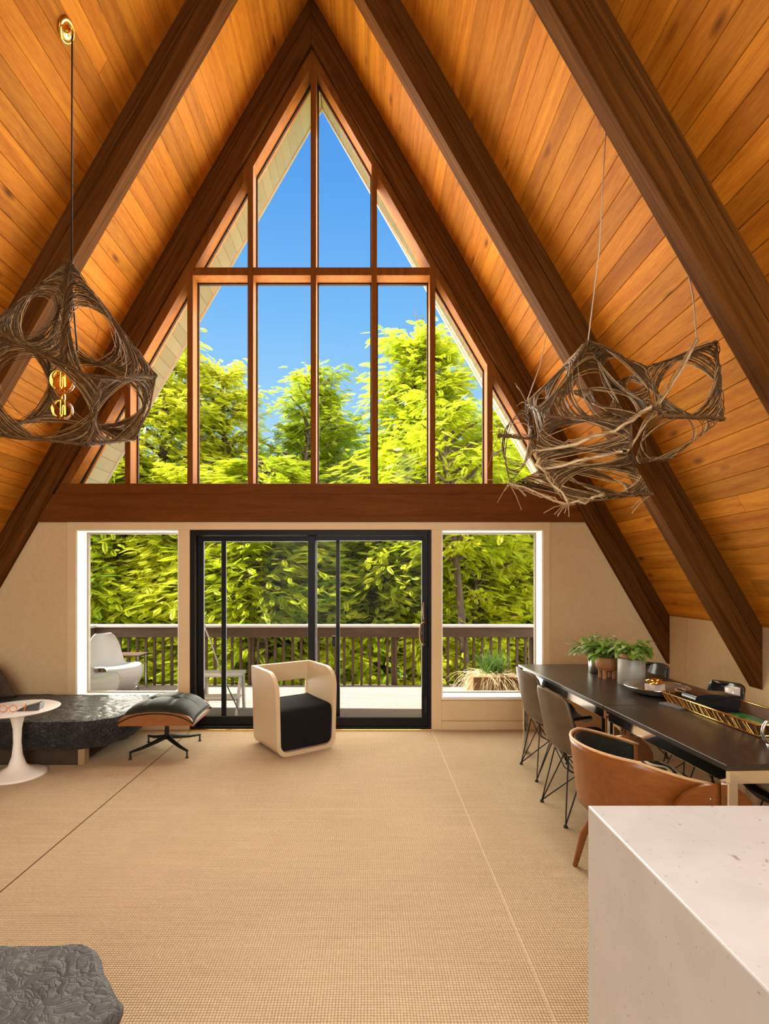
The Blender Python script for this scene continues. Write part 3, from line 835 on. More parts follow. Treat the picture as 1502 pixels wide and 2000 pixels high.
# ------------------------------------------------------------------ moulded shell chairs
def shell_fn(top, w=1.0, inset=0.0, lift=0.0):
    prof = spline([(.235, .405), (.215, .437), (.12, .432), (-.02, .412), (-.12, .412), (-.185, .455), (-.215, .55), (-.24, .66), (-.262, .76), (-.278, top)], 40)
    hw = spline([(.17, 0), (.215, 0), (.23, 0), (.232, 0), (.232, 0), (.236, 0), (.236, 0), (.226, 0), (.208, 0), (.165, 0)], 40)
    def fn(i, j):
        s = i * 2 - 1; k = j * 39; a = int(min(38, k)); f = k - a
        p = prof[a].lerp(prof[a + 1], f); h = hw[a].lerp(hw[a + 1], f)[0] * w
        e = min(j, 1 - j) / .10
        if e < 1: h *= 1 - .22 * (1 - e) ** 2
        q = abs(s) ** 2.4
        back = min(1, max(0, (j - .38) / .3))
        x = p.x + q * (.075 * back); z = p.y + q * (.045 * (1 - back)) + lift
        if j > .9: z -= .03 * (abs(s) ** 2) * (j - .9) / .1
        return (x, s * h, z)
    return fn
def shell_chair(label, mat, top=.83, pad=True):
    t = thing('shell_chair', label, 'chair', (0, 0, 0), 0)
    b = MB(); b.grid(shell_fn(top), 21, 40); b.build('seat_shell', M[mat], t, solid=.008, offset=0, fix=False)
    if pad:
        f0 = shell_fn(top - .006, .955)
        def f1(i, j):
            j2 = .02 + j * .965
            p = Vector(f0(i, j2)); e = shell_fn(top - .006, .955)
            k = min(1, max(0, (j2 - .30) / .25))
            return (p.x + .011 * k, p.y, p.z + .012 * (1 - k))
        b = MB(); b.grid(f1, 19, 38); b.build('seat_pad', M['pad'], t, solid=.010, offset=0, fix=False)
    r = .0046
    feet = [(.19, .185), (.19, -.185), (-.19, .185), (-.19, -.185)]
    for fx, fy in feet:
        sx, sy = (1 if fx > 0 else -1), (1 if fy > 0 else -1)
        b = MB()
        b.tube([(fx, fy, .012), (sx * .135, sy * .10, .405)], r, 6)
        b.tube([(fx, fy, .012), (sx * .03, sy * .135, .398)], r, 6)
        b.tube([(fx, fy, .014), (-sx * .01 + sx * .02, sy * .02, .25)], r, 6)
        l = b.build('leg', M['wire'], t)
        b = MB(); b.lathe([(.013, 0), (.014, .006), (.010, .015), (.004, .02)], 10, (fx, fy, 0)); b.build('foot_glide', M['pad'], l)
    b = MB()
    for s in (1, -1):
        b.tube([(s * .135, -.10, .402), (s * .10, -.03, .29), (s * .02, 0, .245), (s * .10, .03, .29), (s * .135, .10, .402)], r * .8, 6)
        b.tube([(-.10, s * .10, .395), (-.04, s * .05, .28), (0, 0, .25), (.04, s * .05, .28), (.10, s * .10, .395)], r * .8, 6)
    b.tube([(.135, .10, .403), (.135, -.10, .403), (-.135, -.10, .403), (-.135, .10, .403)], r, 6, closed=True)
    b.build('cross_brace', M['wire'], t)
    return t
G = 'taupe shell chairs on wire legs'
c1 = shell_chair('taupe moulded shell chair on black wire legs at the far end of the table', 'shell_grey'); c1['group'] = G
c1.location = (1.45, 4.08, 0); c1.rotation_euler = (0, 0, .02)
c2 = dup(c1, (1.385, 3.365, 0), .06, 'taupe moulded shell chair on black wire legs next to the walnut armchair')
G = 'glossy black shell chairs along the knee wall'
c3 = shell_chair('glossy black shell chair across the table, behind the grey plant pot', 'shell_black', .775, False); c3['group'] = G
c3.location = (2.33, 4.56, 0); c3.rotation_euler = (0, 0, PI + .1)
c4 = dup(c3, (2.37, 3.72, 0), PI - .12, 'glossy black shell chair across the table, beyond the gold tray')
c5 = dup(c3, (2.22, 2.62, 0), PI + .05, 'black shell chair whose seat shows under the near end of the table')

# ------------------------------------------------------------------ walnut armchair
t = thing('armchair', 'bentwood walnut armchair with black leather inside, back turned to the room', 'armchair', (1.33, 2.52, 0), .08)
RA = .305
def band(i, j, r=RA, dz0=0.0, dz1=0.0, f=1.0):
    a = PI - (i * 2 - 1) * 2.02                       # around the back, open to +x
    q = abs(i * 2 - 1)
    top = .735 - .02 * q - .10 * max(0, q - .45) ** 1.15 / .55 * 1.0 - dz1
    bot = .44 + .10 * max(0, q - .4) / .6 - .02 + dz0
    z = bot + (top - bot) * j
    rr_ = r * (1 + .14 * (j - .5) * (1 - q * .6))
    return (rr_ * math.cos(a) * (1.0 if math.cos(a) < 0 else 1.18), rr_ * math.sin(a), z)
b = MB(); b.grid(band, 56, 10); sh = b.build('back_shell', M['ply'], t, solid=.012, offset=0, fix=False)
b = MB(); b.tube([Vector(band(i / 55, 1.0)) for i in range(56)], .0075, 6); b.build('shell_rim', M['ply_edge'], sh)
b = MB(); b.grid(lambda i, j: band(.02 + .96 * i, j, RA - .020, .012, .008), 56, 10); b.build('inner_upholstery', M['leather'], t, solid=.016, offset=0, fix=False)
# round arm panel with two screw heads, near side
for s in (-1, 1):
    cx_, cy_, cz_ = .10, s * (RA + .036), .53
    b = MB(); pr = []
    for i in range(28):
        a = 2 * PI * i / 28; pr.append((cx_ + .18 * math.cos(a), cz_ + .125 * math.sin(a)))
    b.prism(pr, 'y', cy_ - .009, cy_ + .009); ap = b.build('arm_panel', M['ply'], t, .004)
    b = MB()
    for dx, dz in ((-.03, .06), (-.08, -.005)): b.lathe([(.007, -.002), (.007, .001), (.0001, .004)], 10)
    b = MB()
    for dx, dz in ((-.02, .065), (-.085, .005)): b.ball((cx_ + dx, cy_ + s * .009, cz_ + dz), .007, 10)
    b.build('screw_head', M['steel'], ap)
b = MB()
def seatf(i, j):
    a = 2 * PI * i; r = j
    return (.02 + .255 * r * math.cos(a), .25 * r * math.sin(a), .455 - .03 * r ** 4 + .012 * (1 - r * r))
b.grid(seatf, 36, 9, cu=True); b.build('seat_cushion', M['leather'], t, solid=.06, offset=-1, fix=False)
b = MB(); b.lathe([(.0001, .368), (.22, .37), (.24, .385), (.0001, .386)], 30, (.02, 0, 0)); b.build('seat_base', M['ply'], t)
for fx, fy in ((-.215, .245), (-.215, -.245), (.20, .235), (.20, -.235)):
    k = .55
    b = MB(); b.tube([(fx, fy, .004), (fx * .86, fy * .86, .19), (fx * k, fy * k, .375)], [.013, .019, .023], 12)
    lg = b.build('leg', M['ply'], t)
    b = MB(); b.lathe([(.012, 0), (.012, .006), (.0001, .008)], 10, (fx, fy, 0)); b.build('foot_glide', M['pad'], lg)
# patterned cushion on the chair seat, under the table edge
t = tag(MB().box((0, 0, 0), (.34, .36, .10)).build('seat_pillow', M['zebra'], None, .045, 4), 'black and cream patterned cushion lying in the walnut armchair under the table edge', 'cushion')
t.location = (1.40, 2.56, .522)

# ------------------------------------------------------------------ things on the dining tables
def leaf_blade(b, p0, d, L, W, droop=.5, n=5, fold=.25):
    d = Vector(d).normalized(); up = Vector((0, 0, 1)); s = d.cross(up)
    if s.length < .05: s = Vector((1, 0, 0))
    s.normalize(); u = s.cross(d)
    vs = []; fs = []
    for i in range(n + 1):
        t = i / n; c = Vector(p0) + d * (L * t) - Vector((0, 0, droop * L * t * t))
        w = W * (math.sin(PI * min(1, .05 + t * .95)) ** .8) * .5 * (1 - .25 * t)
        vs += [c - s * w + u * w * fold, c, c + s * w + u * w * fold]
    for i in range(n):
        a = i * 3; fs += [(a, a + 1, a + 4, a + 3), (a + 1, a + 2, a + 5, a + 4)]
    b.add(vs, fs, True)
def pot_plant(label, x, y, build_pot, rootz, spread, count, leafL, leafW, mats, seed, name='potted_plant', long=0, zrise=.12):
    c = tb(x, y); t = thing(name, label, 'potted plant', c, 0, 'potted plants on the dining table')
    build_pot(t)
    r = random.Random(seed); st = MB(); lv = [MB() for _ in mats]
    for i in range(count):
        a = r.uniform(0, 2 * PI); out = spread * math.sqrt(r.random()); h = zrise * r.uniform(.25, 1.0) * (1.15 - .5 * out / spread)
        base = Vector((r.gauss(0, .022), r.gauss(0, .022), rootz)); tip = Vector((out * math.cos(a), out * math.sin(a), rootz + h))
        mid = base.lerp(tip, .5) + Vector((0, 0, .02))
        st.tube([base, mid, tip], [.0022, .0018, .0012], 4, caps=False)
        for q in range(2):
            dd = Vector((math.cos(a + r.uniform(-.9, .9)), math.sin(a + r.uniform(-.9, .9)), r.uniform(-.2, .7)))
            leaf_blade(lv[r.randrange(len(mats))], base.lerp(tip, r.uniform(.6, 1)), dd, leafL * r.uniform(.7, 1.2), leafW * r.uniform(.8, 1.2), r.uniform(.2, .7))
    for i in range(long):
        a = r.uniform(0, 2 * PI); leaf_blade(lv[0], (0, 0, rootz), (math.cos(a) * .55, math.sin(a) * .55, .85), r.uniform(.20, .30), .045, r.uniform(.45, .8), 9)
    st.build('stem', M['leaf_pot'], t, fix=False)
    for m_, l_ in zip(mats, lv): l_.build('leaves', M[m_], t, fix=False)['kind'] = 'stuff'
    return t
def pot_a(t):
    b = MB(); b.lathe([(.070, 0), (.074, .004), (.074, .136), (.070, .138), (.068, .11), (.0001, .108)], 36); p = b.build('pot', M['steel'], t)
    b = MB(); b.lathe([(.0001, .112), (.066, .112)], 24); b.build('soil', M['soil'], t)
def pot_b(t):
    b = MB(); b.lathe([(.0001, .048), (.040, .050), (.070, .070), (.085, .105), (.086, .135), (.080, .158), (.076, .162), (.070, .158), (.068, .135), (.0001, .134)], 40); b.build('pot', M['terracotta'], t)
    for i in range(4):
        a = PI / 4 + i * PI / 2
        b = MB(); b.tube([(.052 * math.cos(a), .052 * math.sin(a), 0), (.052 * math.cos(a), .052 * math.sin(a), .075)], .015, 10); b.build('leg', M['terracotta'], t)
    b = MB(); b.lathe([(.0001, .146), (.069, .146)], 24); b.build('soil', M['soil'], t)
def pot_c(t):
    b = MB(); b.lathe([(.088, 0), (.0915, .005), (.0915, .180), (.088, .186), (.083, .184), (.082, .04), (.0001, .04)], 44); b.build('cachepot', M['glaze'], t)
    b = MB(); b.lathe([(.062, .05), (.076, .19), (.080, .192), (.080, .222), (.074, .224), (.070, .205), (.0001, .203)], 36); b.build('inner_pot', M['ochre'], t)
    b = MB(); b.lathe([(.0001, .208), (.069, .208)], 24); b.build('soil', M['soil'], t)
def tloc(u, v):
    """table-local x,y of a base point seen at (u,v)"""
    p = at(u, v, FOC * (EYE - TZ) / (v - 1133.0)) - TO
    return p.dot(EX), p.dot(EY)
x, y = tloc(1168, 1313)
pot_plant('small-leaved pale green plant trailing over a steel pot, furthest along the table', x, y, pot_a, .115, .23, 150, .066, .042, ['leaf_pale', 'leaf_pot', 'leaf_pale'], 3, zrise=.23, long=4)
x, y = tloc(1186, 1324)
pot_plant('long-leaved plant in a round terracotta bowl standing on stubby feet', x, y, pot_b, .15, .12, 30, .095, .055, ['leaf_pot'], 5, zrise=.16, long=14)
x, y = tloc(1233, 1336)
pot_plant('broad-leaved plant in an ochre pot sunk into a grey glazed cylinder', x, y, pot_c, .21, .125, 54, .085, .056, ['leaf_pot'], 8, zrise=.14)
x, y = tloc(1282, 1355)
PL = (x, y)
t = thing('glass_platter', 'wide clear glass platter carrying a crystal block', 'platter', tb(x, y), 0)
crystal = m_glass('crystal', (.90, .86, .78), 2.2)
b = MB(); b.lathe([(.0001, .001), (.11, .001), (.16, .018), (.192, .048), (.198, .052), (.190, .054), (.155, .026), (.105, .010), (.0001, .010)], 56); b.build('dish', m_plain('smoky_glass', (.34, .30, .24), .06, .55, .8, .25, 6), t)
b = MB(); b.tube([(.195 * math.cos(2 * PI * i / 56), .195 * math.sin(2 * PI * i / 56), .052) for i in range(56)], .0035, 6, closed=True); b.build('rim', M['chrome'], t)
t = thing('paperweight', 'brass knot ornament on a clear crystal block in the platter', 'ornament', tb(x - .01, y + .0, TZ + .0115), .4)
b = MB(); b.box((0, 0, .027), (.10, .075, .054)); b.build('block', m_plain('crystal_block', (.70, .64, .54), .05, .1, .9, .3, 14), t, .004)
b = MB()
kn = []
for i in range(64):
    a = 2 * PI * i / 64
    kn.append(((.030 + .014 * math.cos(1.5 * 2 * a)) * math.cos(2 * a) * 1.1, (.030 + .014 * math.cos(3 * a)) * math.sin(2 * a), .068 + .011 * math.sin(3 * a)))
b.tube(kn, .011, 8, closed=True); b.build('knot', M['gold'], t)
x, y = tloc(1322, 1380)
b = MB(); b.box((0, 0, .006), (.17, .15, .012)); o = tag(b.build('notebook', M['slate'], None, .002), 'thin dark slate notebook between the platter and the gold tray', 'book'); o.location = tb(x + .03, y + .01); o.rotation_euler = (0, 0, ANG + .25)
# gold wicker tray
A = tb(.405, .33)
t = thing('wicker_tray', 'long shallow gold wicker tray on the near table', 'tray', A, ANG)
b = MB(); TWx, TLy = .31, .74
b.span(.02, TWx - .02, .02, TLy - .02, .001, .007); b.build('tray_bottom', M['pad'], t)
def rect(ins, z): return [(-ins, -ins, z), (TWx + ins, -ins, z), (TWx + ins, TLy + ins, z), (-ins, TLy + ins, z)]
b = MB()
for ins, z, r in ((.0, .064, .0055), (-.02, .006, .0045)): b.tube([Vector(p) for q in range(4) for p in [rect(ins, z)[q]]], r, 6, closed=True)
rm = b.build('tray_rim', M['gold'], t)
rr = random.Random(2); b = MB()
def sides(f, k):
    lo = [Vector(p) for p in rect(-.02, .006)]; hi = [Vector(p) for p in rect(0, .064)]
    return lo[k].lerp(lo[(k + 1) % 4], f), hi[k].lerp(hi[(k + 1) % 4], f)
for k in range(4):
    n = 30 if k % 2 else 13
    for i in range(n):
        f = (i + .5) / n
        a, _ = sides(min(1, max(0, f + rr.uniform(-.01, .03))), k); _, c = sides(min(1, max(0, f - .055 + rr.uniform(-.02, .05))), k)
        b.tube([a, a.lerp(c, .5) + Vector((rr.uniform(-.002, .002), 0, 0)), c], .0034, 5, caps=False)
b.build('wicker_weave', M['gold'], t)['kind'] = 'stuff'
b = MB()
for k in range(4):
    lo = [Vector(p) for p in rect(-.024, .007)]; hi = [Vector(p) for p in rect(-.006, .060)]
    b.add([lo[k], lo[(k + 1) % 4], hi[(k + 1) % 4], hi[k]], [(0, 1, 2, 3)])
b.build('tray_lining', m_plain('brown_lining', (.10, .045, .012), .6), t, fix=False, solid=.001)
b = MB(); b.box((0, 0, .004), (.20, .28, .008)); o = tag(b.build('magazine', M['mag'], None, .001), 'glossy magazine with a green leaf cover lying in the gold tray', 'magazine'); o.location = tb(.555, .60, TZ + .008); o.rotation_euler = (0, 0, ANG - .06)
# glossy black box at the back of the tray
t = thing('black_case', 'glossy black box with a sagging lid standing in the gold tray', 'box', tb(.57, .87, TZ + .0085), ANG)
b = MB(); pr = spline([(-.13, .001), (-.135, .06), (-.12, .085), (-.05, .094), (.06, .088), (.125, .082), (.132, .074), (.132, .001)], 26)
b.prism([(p.x, p.y) for p in pr], 'y', -.06, .06, True); b.build('case_body', M['shell_black'], t, .006)
b = MB(); b.tube([(-.10, -.063, .085), (-.02, -.064, .06), (.05, -.064, .076), (.12, -.063, .074)], .0022, 6); b.build('piping', M['pad'], t)
t = thing('rolled_magazine', 'loosely rolled pale-edged sheet standing in the corner of the gold tray', 'rolled sheet', tb(.48, 1.01, TZ + .009), ANG)
b = MB()
def roll(i, j):
    a = i * 2.25 * PI; r = .020 + .005 * i + .004 * j
    return (r * math.cos(a) + .075 * (1 - j), r * math.sin(a) * .9 - .10 * (1 - j), .008 + .02 + r * math.sin(a) * .25 + .050 * j)
b.grid(roll, 34, 5); sh = b.build('sheet', M['pouch'], t, solid=.0012, fix=False)
b = MB(); b.tube([Vector(roll(i / 33, 1.0)) for i in range(34)], .0018, 5); b.build('sheet_edge', M['ply_edge'], sh)
# chrome ring and a tumbler at the right edge
x, y = tloc(1512, 1456)
t = thing('bangle_ornament', 'upright white metal hoop ornament at the edge of the near table', 'ornament', tb(x, y), ANG)
b = MB(); b.tube([(.055 * math.cos(2 * PI * i / 40), .0, .062 + .058 * math.sin(2 * PI * i / 40)) for i in range(40)], .0075, 8, closed=True); b.build('hoop', M['chrome'], t)
b = MB(); b.lathe([(.03, 0), (.03, .006), (.012, .01), (.0001, .011)], 20); b.build('base', M['chrome'], t)
t = thing('tumbler', 'frosted glass tumbler behind the gold tray by the knee wall', 'glass', tb(.80, 1.0))
b = MB(); b.lathe([(.032, 0), (.036, .004), (.040, .10), (.037, .10), (.034, .01), (.0001, .009)], 28); b.build('cup', m_plain('frosted_glass', (.66, .62, .54), .15, 0, .6, .1, 8), t)

# ------------------------------------------------------------------ cream cube chair with black seat
t = thing('cube_chair', 'cream curved shell chair with a black cushion facing the room by the sliding door', 'chair', (-.690, 4.768, 0), math.radians(34.5))
# local: +x to the viewer's right along the front, -y the front; front corners at (-.265,-.24) and (.265,-.24)
W2, D2, HT, TH = .294, .268, .722, .036
def rr_profile(y, W, z0, z1, rb, rt, n=7, flare=0.0):
    """U-shaped band outline: left side top -> bottom -> right side top"""
    pts = []
    pts.append((-W, z1))
    for i in range(n + 1):
        a = PI + (PI / 2) * i / n; pts.append((-W + rb + rb * math.cos(a), z0 + rb + rb * math.sin(a)))
    for i in range(n + 1):
        a = 1.5 * PI + (PI / 2) * i / n; pts.append((W - rb + rb * math.cos(a), z0 + rb + rb * math.sin(a)))
    pts.append((W, z1)); return pts
# side panel outline in (y,z): rounded upper front, notch at the rear
def side_outline():
    p = [(-D2, .09)]
    p += [(-D2, .50)]
    for i in range(9):
        a = PI - (PI / 2) * i / 8; p.append((-D2 + .17 + .17 * math.cos(a), HT - .19 + .17 * math.sin(a) + .015))
    p += [(D2 - .05, HT), (D2, HT), (D2, .57), (D2 - .006, .545), (D2 - .045, .50), (D2 - .05, .46), (D2 - .05, .42), (D2 - .02, .09)]
    return p
so = side_outline()
b = MB()
for s in (-1, 1): b.prism(so, 'x', s * W2, s * (W2 - TH))
# bottom tray with rounded corners
rb = .09
pr_o = rr_profile(0, W2, 0, .095, rb, 0); pr_i = rr_profile(0, W2 - TH, TH, .095, rb - TH * .6, 0)
pr_o = [(max(-W2, x_), z_) for x_, z_ in pr_o]
b.prism(pr_o + pr_i[::-1], 'y', -D2, D2 - .02)
flare = lambda bb: setattr(bb, 'v', [(x_ * (1 + .07 * (z_ / HT - .45)), y_, z_) for x_, y_, z_ in bb.v])
flare(b)
shl = b.build('shell', M['shell_cream'], t, .010, 3)
# back panel with a wide opening
n = 8
def rrect(x0, x1, z0, z1, r):
    p = []
    for cx_, cz_, a0 in ((x1 - r, z1 - r, 0), (x0 + r, z1 - r, PI / 2), (x0 + r, z0 + r, PI), (x1 - r, z0 + r, 1.5 * PI)):
        for i in range(n): a = a0 + (PI / 2) * i / (n - 1); p.append((cx_ + r * math.cos(a), cz_ + r * math.sin(a)))
    return p
b = MB(); b.ring(rrect(-W2 + .004, W2 - .004, .03, HT, .03), rrect(-W2 + TH, W2 - .045, .40, .55, .03), 'y', D2 - TH, D2)
flare(b)
b.build('back_panel', M['shell_cream'], t, .009, 3)
b = MB(); hwc = W2 - TH - .002
def cush(i, j):
    # profile in (y,z): floor front, up, over the nose, back to the rear
    pass
prf = spline([(-D2 + .022, .042), (-D2 + .018, .12), (-D2 + .016, .28), (-D2 + .02, .355), (-D2 + .06, .392), (-.02, .398), (.10, .402), (D2 - TH - .003, .408)], 26)
poly = [(p.x, p.y) for p in prf] + [(D2 - TH - .003, .042)]
b.prism(poly, 'x', -hwc, hwc, True); b.build('seat_cushion', M['felt'], t, .014, 3)

# ------------------------------------------------------------------ leather ottoman
t = thing('ottoman', 'tufted black leather ottoman in a walnut plywood shell on a four-star base', 'ottoman', (-1.80, 4.62, 0), .03)
OW, OD = .315, .275
def oz(x): return .428 - .085 * (abs(x) / OW) ** 2.6
def cushf(i, j):
    x = (i * 2 - 1); y = (j * 2 - 1)
    ed = max(abs(x), abs(y))
    X = OW * x * 1.0; Yv = OD * y
    z = oz(X) - .03 * y ** 4 + .058 * (1 - abs(x) ** 6) * (1 - abs(y) ** 6) ** .6
    for bx, by in ((-.10, -.02), (.10, -.02)):
        d = math.hypot(X - bx, (Yv - by)); z -= .036 * math.exp(-(d / .034) ** 2)
        dl = abs(X - bx); z -= .012 * math.exp(-(dl / .014) ** 2) * (1 if abs(Yv) < OD * .8 else .3)
    z -= .007 * math.exp(-((Yv + .02) / .012) ** 2) * (1 - abs(x) ** 4)
    return (X, Yv, z)
b = MB(); b.grid(cushf, 49, 41)
cu = b.build('cushion', M['leather'], t, solid=.03, offset=-1, fix=False)
b = MB(); ed = []
for i in range(40): ed.append(cushf(i / 40, 0))
for i in range(30): ed.append(cushf(1, i / 30))
for i in range(40): ed.append(cushf(1 - i / 40, 1))
for i in range(30): ed.append(cushf(0, 1 - i / 30))
b.tube([Vector(p) + Vector((0, 0, -.004)) for p in ed], .007, 6, closed=True); b.build('piping', M['leather'], cu)
for bx in (-.10, .10):
    b = MB(); b.lathe([(.0001, .006), (.009, .004), (.012, 0)], 14, (bx, -.02, cushf((bx / OW + 1) / 2, .463)[2])); b.build('button', M['leather'], cu)
b = MB(); tp = spline([(-OW, .300), (-OW + .012, .338), (-OW + .06, .376), (-.10, .404), (0, .408), (.10, .404), (OW - .06, .376), (OW - .012, .338), (OW, .300)], 34)
poly = [(p.x, p.y) for p in tp] + [(OW - .05, .292), (-OW + .05, .292)]
b.prism(poly, 'y', -OD - .002, -OD + .012, True); b.prism(poly, 'y', OD - .012, OD + .002, True)
lowp = [(p.x * .985, p.y - .02) for p in tp]
b2 = [(x_, z_) for x_, z_ in lowp] + [(OW - .055, .294), (-OW + .055, .294)]
b.prism(b2, 'y', -OD + .0125, OD - .0125, True)
b.build('plywood_shell', M['ply'], t, .003)
b = MB(); b.lathe([(.05, .284), (.05, .291), (.018, .291)], 20); b.tube([(0, 0, .12), (0, 0, .29)], [.021, .015], 14); b.lathe([(.0001, .098), (.02, .10), (.026, .12), (.022, .14)], 16); b.build('column', M['cast'], t)
for i in range(4):
    a = math.radians(48.5) + i * PI / 2
    d = Vector((math.cos(a), math.sin(a), 0)); R_ = .335
    b = MB(); b.tube([d * .012 + Vector((0, 0, .122)), d * .10 + Vector((0, 0, .098)), d * .22 + Vector((0, 0, .074)), d * R_ + Vector((0, 0, .062))], [.022, .019, .015, .010], 10)
    b.tube([d * (R_ - .006) + Vector((0, 0, .064)), d * (R_ - .006) + Vector((0, 0, .016))], .008, 8)
    l = b.build('leg', M['cast'], t)
    b = MB(); b.lathe([(.013, 0), (.014, .005), (.010, .016), (.006, .02)], 12, tuple(d * (R_ - .006))); b.build('foot_glide', M['cast'], l)

# ------------------------------------------------------------------ low carved bench along the left wall
def slab(name, poly, z0, z1, mat, parent, seed, under=.05, n=7, amp=.012, seglen=.06):
    """live-edge block with an irregular outline and an undercut side"""
    r = random.Random(seed); P = []
    m = len(poly)
    for i in range(m):
        a = Vector(poly[i]); c = Vector(poly[(i + 1) % m]); k = max(1, int((c - a).length / seglen))
        for j in range(k): P.append(a.lerp(c, j / k))
    m = len(P); cen = sum(P, Vector((0, 0))) / m
    off = [[r.gauss(0, 1) for _ in range(m)] for _ in range(n)]
    vs = []; fs = []
    for k in range(n):
        f = k / (n - 1); z = z1 + (z0 - z1) * f
        for i in range(m):
            d = (P[i] - cen).normalized(); ins = under * f ** 1.6 + .018 * max(0, 1 - f / .18) ** 2
            o = sum(off[kk][i] for kk in (max(0, k - 1), k)) * .5 * amp
            q = P[i] - d * (ins) + d * o; vs.append((q.x, q.y, z + (r.gauss(0, .002) if k else 0)))
    for k in range(n - 1):
        for i in range(m): fs.append((k * m + i, k * m + (i + 1) % m, (k + 1) * m + (i + 1) % m, (k + 1) * m + i))
    b = MB(); b.add(vs, fs, True)
    # top as concentric fan so the bump reads, bottom closed
    top = [vs[i] for i in range(m)]; b.add(top, [tuple(range(m))]); b.add([vs[(n - 1) * m + i] for i in range(m)], [tuple(range(m - 1, -1, -1))])
    return b.build(name, mat, parent)
t = thing('carved_bench', 'long low carved black slab bench with a live edge along the left of the room', 'bench', (-2.9, 4.6, 0))
po = [(-1.25, .60), (.70, .58), (.80, .42), (.83, .20), (.85, -.10), (.80, -.30), (.60, -.42), (.1, -.45), (-.5, -.46), (-1.25, -.46)]
slab('slab', po, .14, .372, M['carved'], t, 4)
from mathutils import noise as mnoise
def inside(p, poly):
    c = False; j = len(poly) - 1
    for i_ in range(len(poly)):
        a, d = poly[i_], poly[j]
        if (a[1] > p[1]) != (d[1] > p[1]) and p[0] < (d[0] - a[0]) * (p[1] - a[1]) / (d[1] - a[1]) + a[0]: c = not c
        j = i_
    return c
inner = [(x_ * .965 - (.02 if x_ > 0 else 0), y_ * .94) for x_, y_ in po]
def crease(x_, y_):
    w_ = mnoise.noise_vector(Vector((x_ * 4, y_ * 4, 2.0))) * .09
    d_, _p = mnoise.voronoi(Vector(((x_ + w_.x) * 11, (y_ + w_.y) * 11, .3)))
    d2, _p = mnoise.voronoi(Vector(((x_ + w_.y) * 24, (y_ + w_.x) * 24, 1.3)))
    return .012 * (d_[1] - d_[0]) + .007 * (d2[1] - d2[0]) - .003
st_ = .0125; nx, ny = int(2.2 / st_), int(1.1 / st_); vs_ = []; fs_ = []
ok_ = {}
for j in range(ny + 1):
    for i in range(nx + 1):
        x_, y_ = -1.28 + i * st_, -.48 + j * st_
        ok_[(i, j)] = inside((x_, y_), inner)
idx = {}
for j in range(ny + 1):
    for i in range(nx + 1):
        if ok_[(i, j)]:
            x_, y_ = -1.28 + i * st_, -.48 + j * st_
            ins_ = all(ok_.get((i + a, j + c), False) for a in (-1, 0, 1) for c in (-1, 0, 1))
            idx[(i, j)] = len(vs_); vs_.append((x_, y_, .3725 + (crease(x_, y_) if ins_ else -.004)))
for j in range(ny):
    for i in range(nx):
        q = [(i, j), (i + 1, j), (i + 1, j + 1), (i, j + 1)]
        if all(k in idx for k in q): fs_.append(tuple(idx[k] for k in q))
b = MB(); b.add(vs_, fs_, True); b.build('crumpled_cover', M['cover'], t, fix=False)
b = MB(); b.span(-1.2, .52, -.36, .30, .0, .145); b.build('plinth', M['pillow'], t, .006)
b = MB(); b.span(.52, .575, -.365, -.29, .0, .142); b.build('plinth_end', m_wood('pale_end_grain', (.25, .16, .08), (.42, .28, .14), 'z'), t, .004)
t = thing('throw_pillow', 'dark brown pillow leaning against the wall at the end of the bench', 'pillow', (-3.60, 4.97, .374), .1)
b = MB()
def pil(i, j):
    a = i * 2 - 1; c = j * 2 - 1
    return (.25 * a * (1 - .06 * c * c), 0, .22 + .21 * c * (1 - .06 * a * a))
def pilf(sg): return lambda i, j: (pil(i, j)[0], sg * .075 * ((1 - (2 * i - 1) ** 4) * (1 - (2 * j - 1) ** 4)) ** .5 + .12 * (pil(i, j)[2] - .2), pil(i, j)[2])
b.grid(pilf(1), 17, 17); b.grid(pilf(-1), 17, 17); b.xf(Matrix(((1, 0, -.55, 0), (0, 1, 0, 0), (0, 0, .8, 0), (0, 0, 0, 1)))); b.build('pillow_cover', M['pillow'], t, weld=True)
# nearer carved block in the lower left corner
t = thing('carved_table', 'charcoal carved slab table cut off by the lower left corner of the view', 'table', (-1.15, 1.1, 0))
po = [(-.55, .468), (.30, .468), (.335, .452), (.37, .41), (.405, .362), (.437, .326), (.472, .285), (.512, .247), (.518, .222), (.50, .18), (.46, .08), (.43, -.25), (-.55, -.25)]
slab('slab', po, .34, .42, M['carved_front'], t, 9, .02, 6, .003, .035)
b = MB(); b.span(-.45, .37, -.2, .36, 0, .345); b.build('base', M['carved'], t, .01)

# ------------------------------------------------------------------ tulip side table
t = thing('side_table', 'white pedestal side table with a round marble top at the left edge', 'side table', (-2.735, 4.03, 0))
b = MB(); b.lathe([(.205, 0), (.207, .006), (.19, .016), (.12, .034), (.062, .075), (.038, .15), (.028, .25), (.03, .36), (.045, .44), (.085, .492), (.10, .498)], 48); b.build('pedestal', M['white'], t)
b = MB(); b.lathe([(.10, .4985), (.25, .500), (.290, .514), (.292, .518), (.286, .521), (.0001, .521)], 56); b.build('tabletop', M['marble'], t)
t = thing('reading_glasses', 'orange-rimmed reading glasses on the white side table', 'glasses', (-2.715, 3.90, .5215), .1)
b = MB()
for s in (-1, 1): b.tube([(s * .034 + .027 * math.cos(2 * PI * i / 24), 0, .026 + .024 * math.sin(2 * PI * i / 24)) for i in range(24)], .0035, 6, closed=True)
b.tube([(-.008, 0, .03), (0, 0, .034), (.008, 0, .03)], .003, 6); b.build('rim', M['orange'], t)
for s in (-1, 1):
    b = MB(); b.tube([(s * .062, 0, .036), (s * .064, .07, .034), (s * .062, .125, .004)], .003, 6); b.build('temple', M['orange'], t)
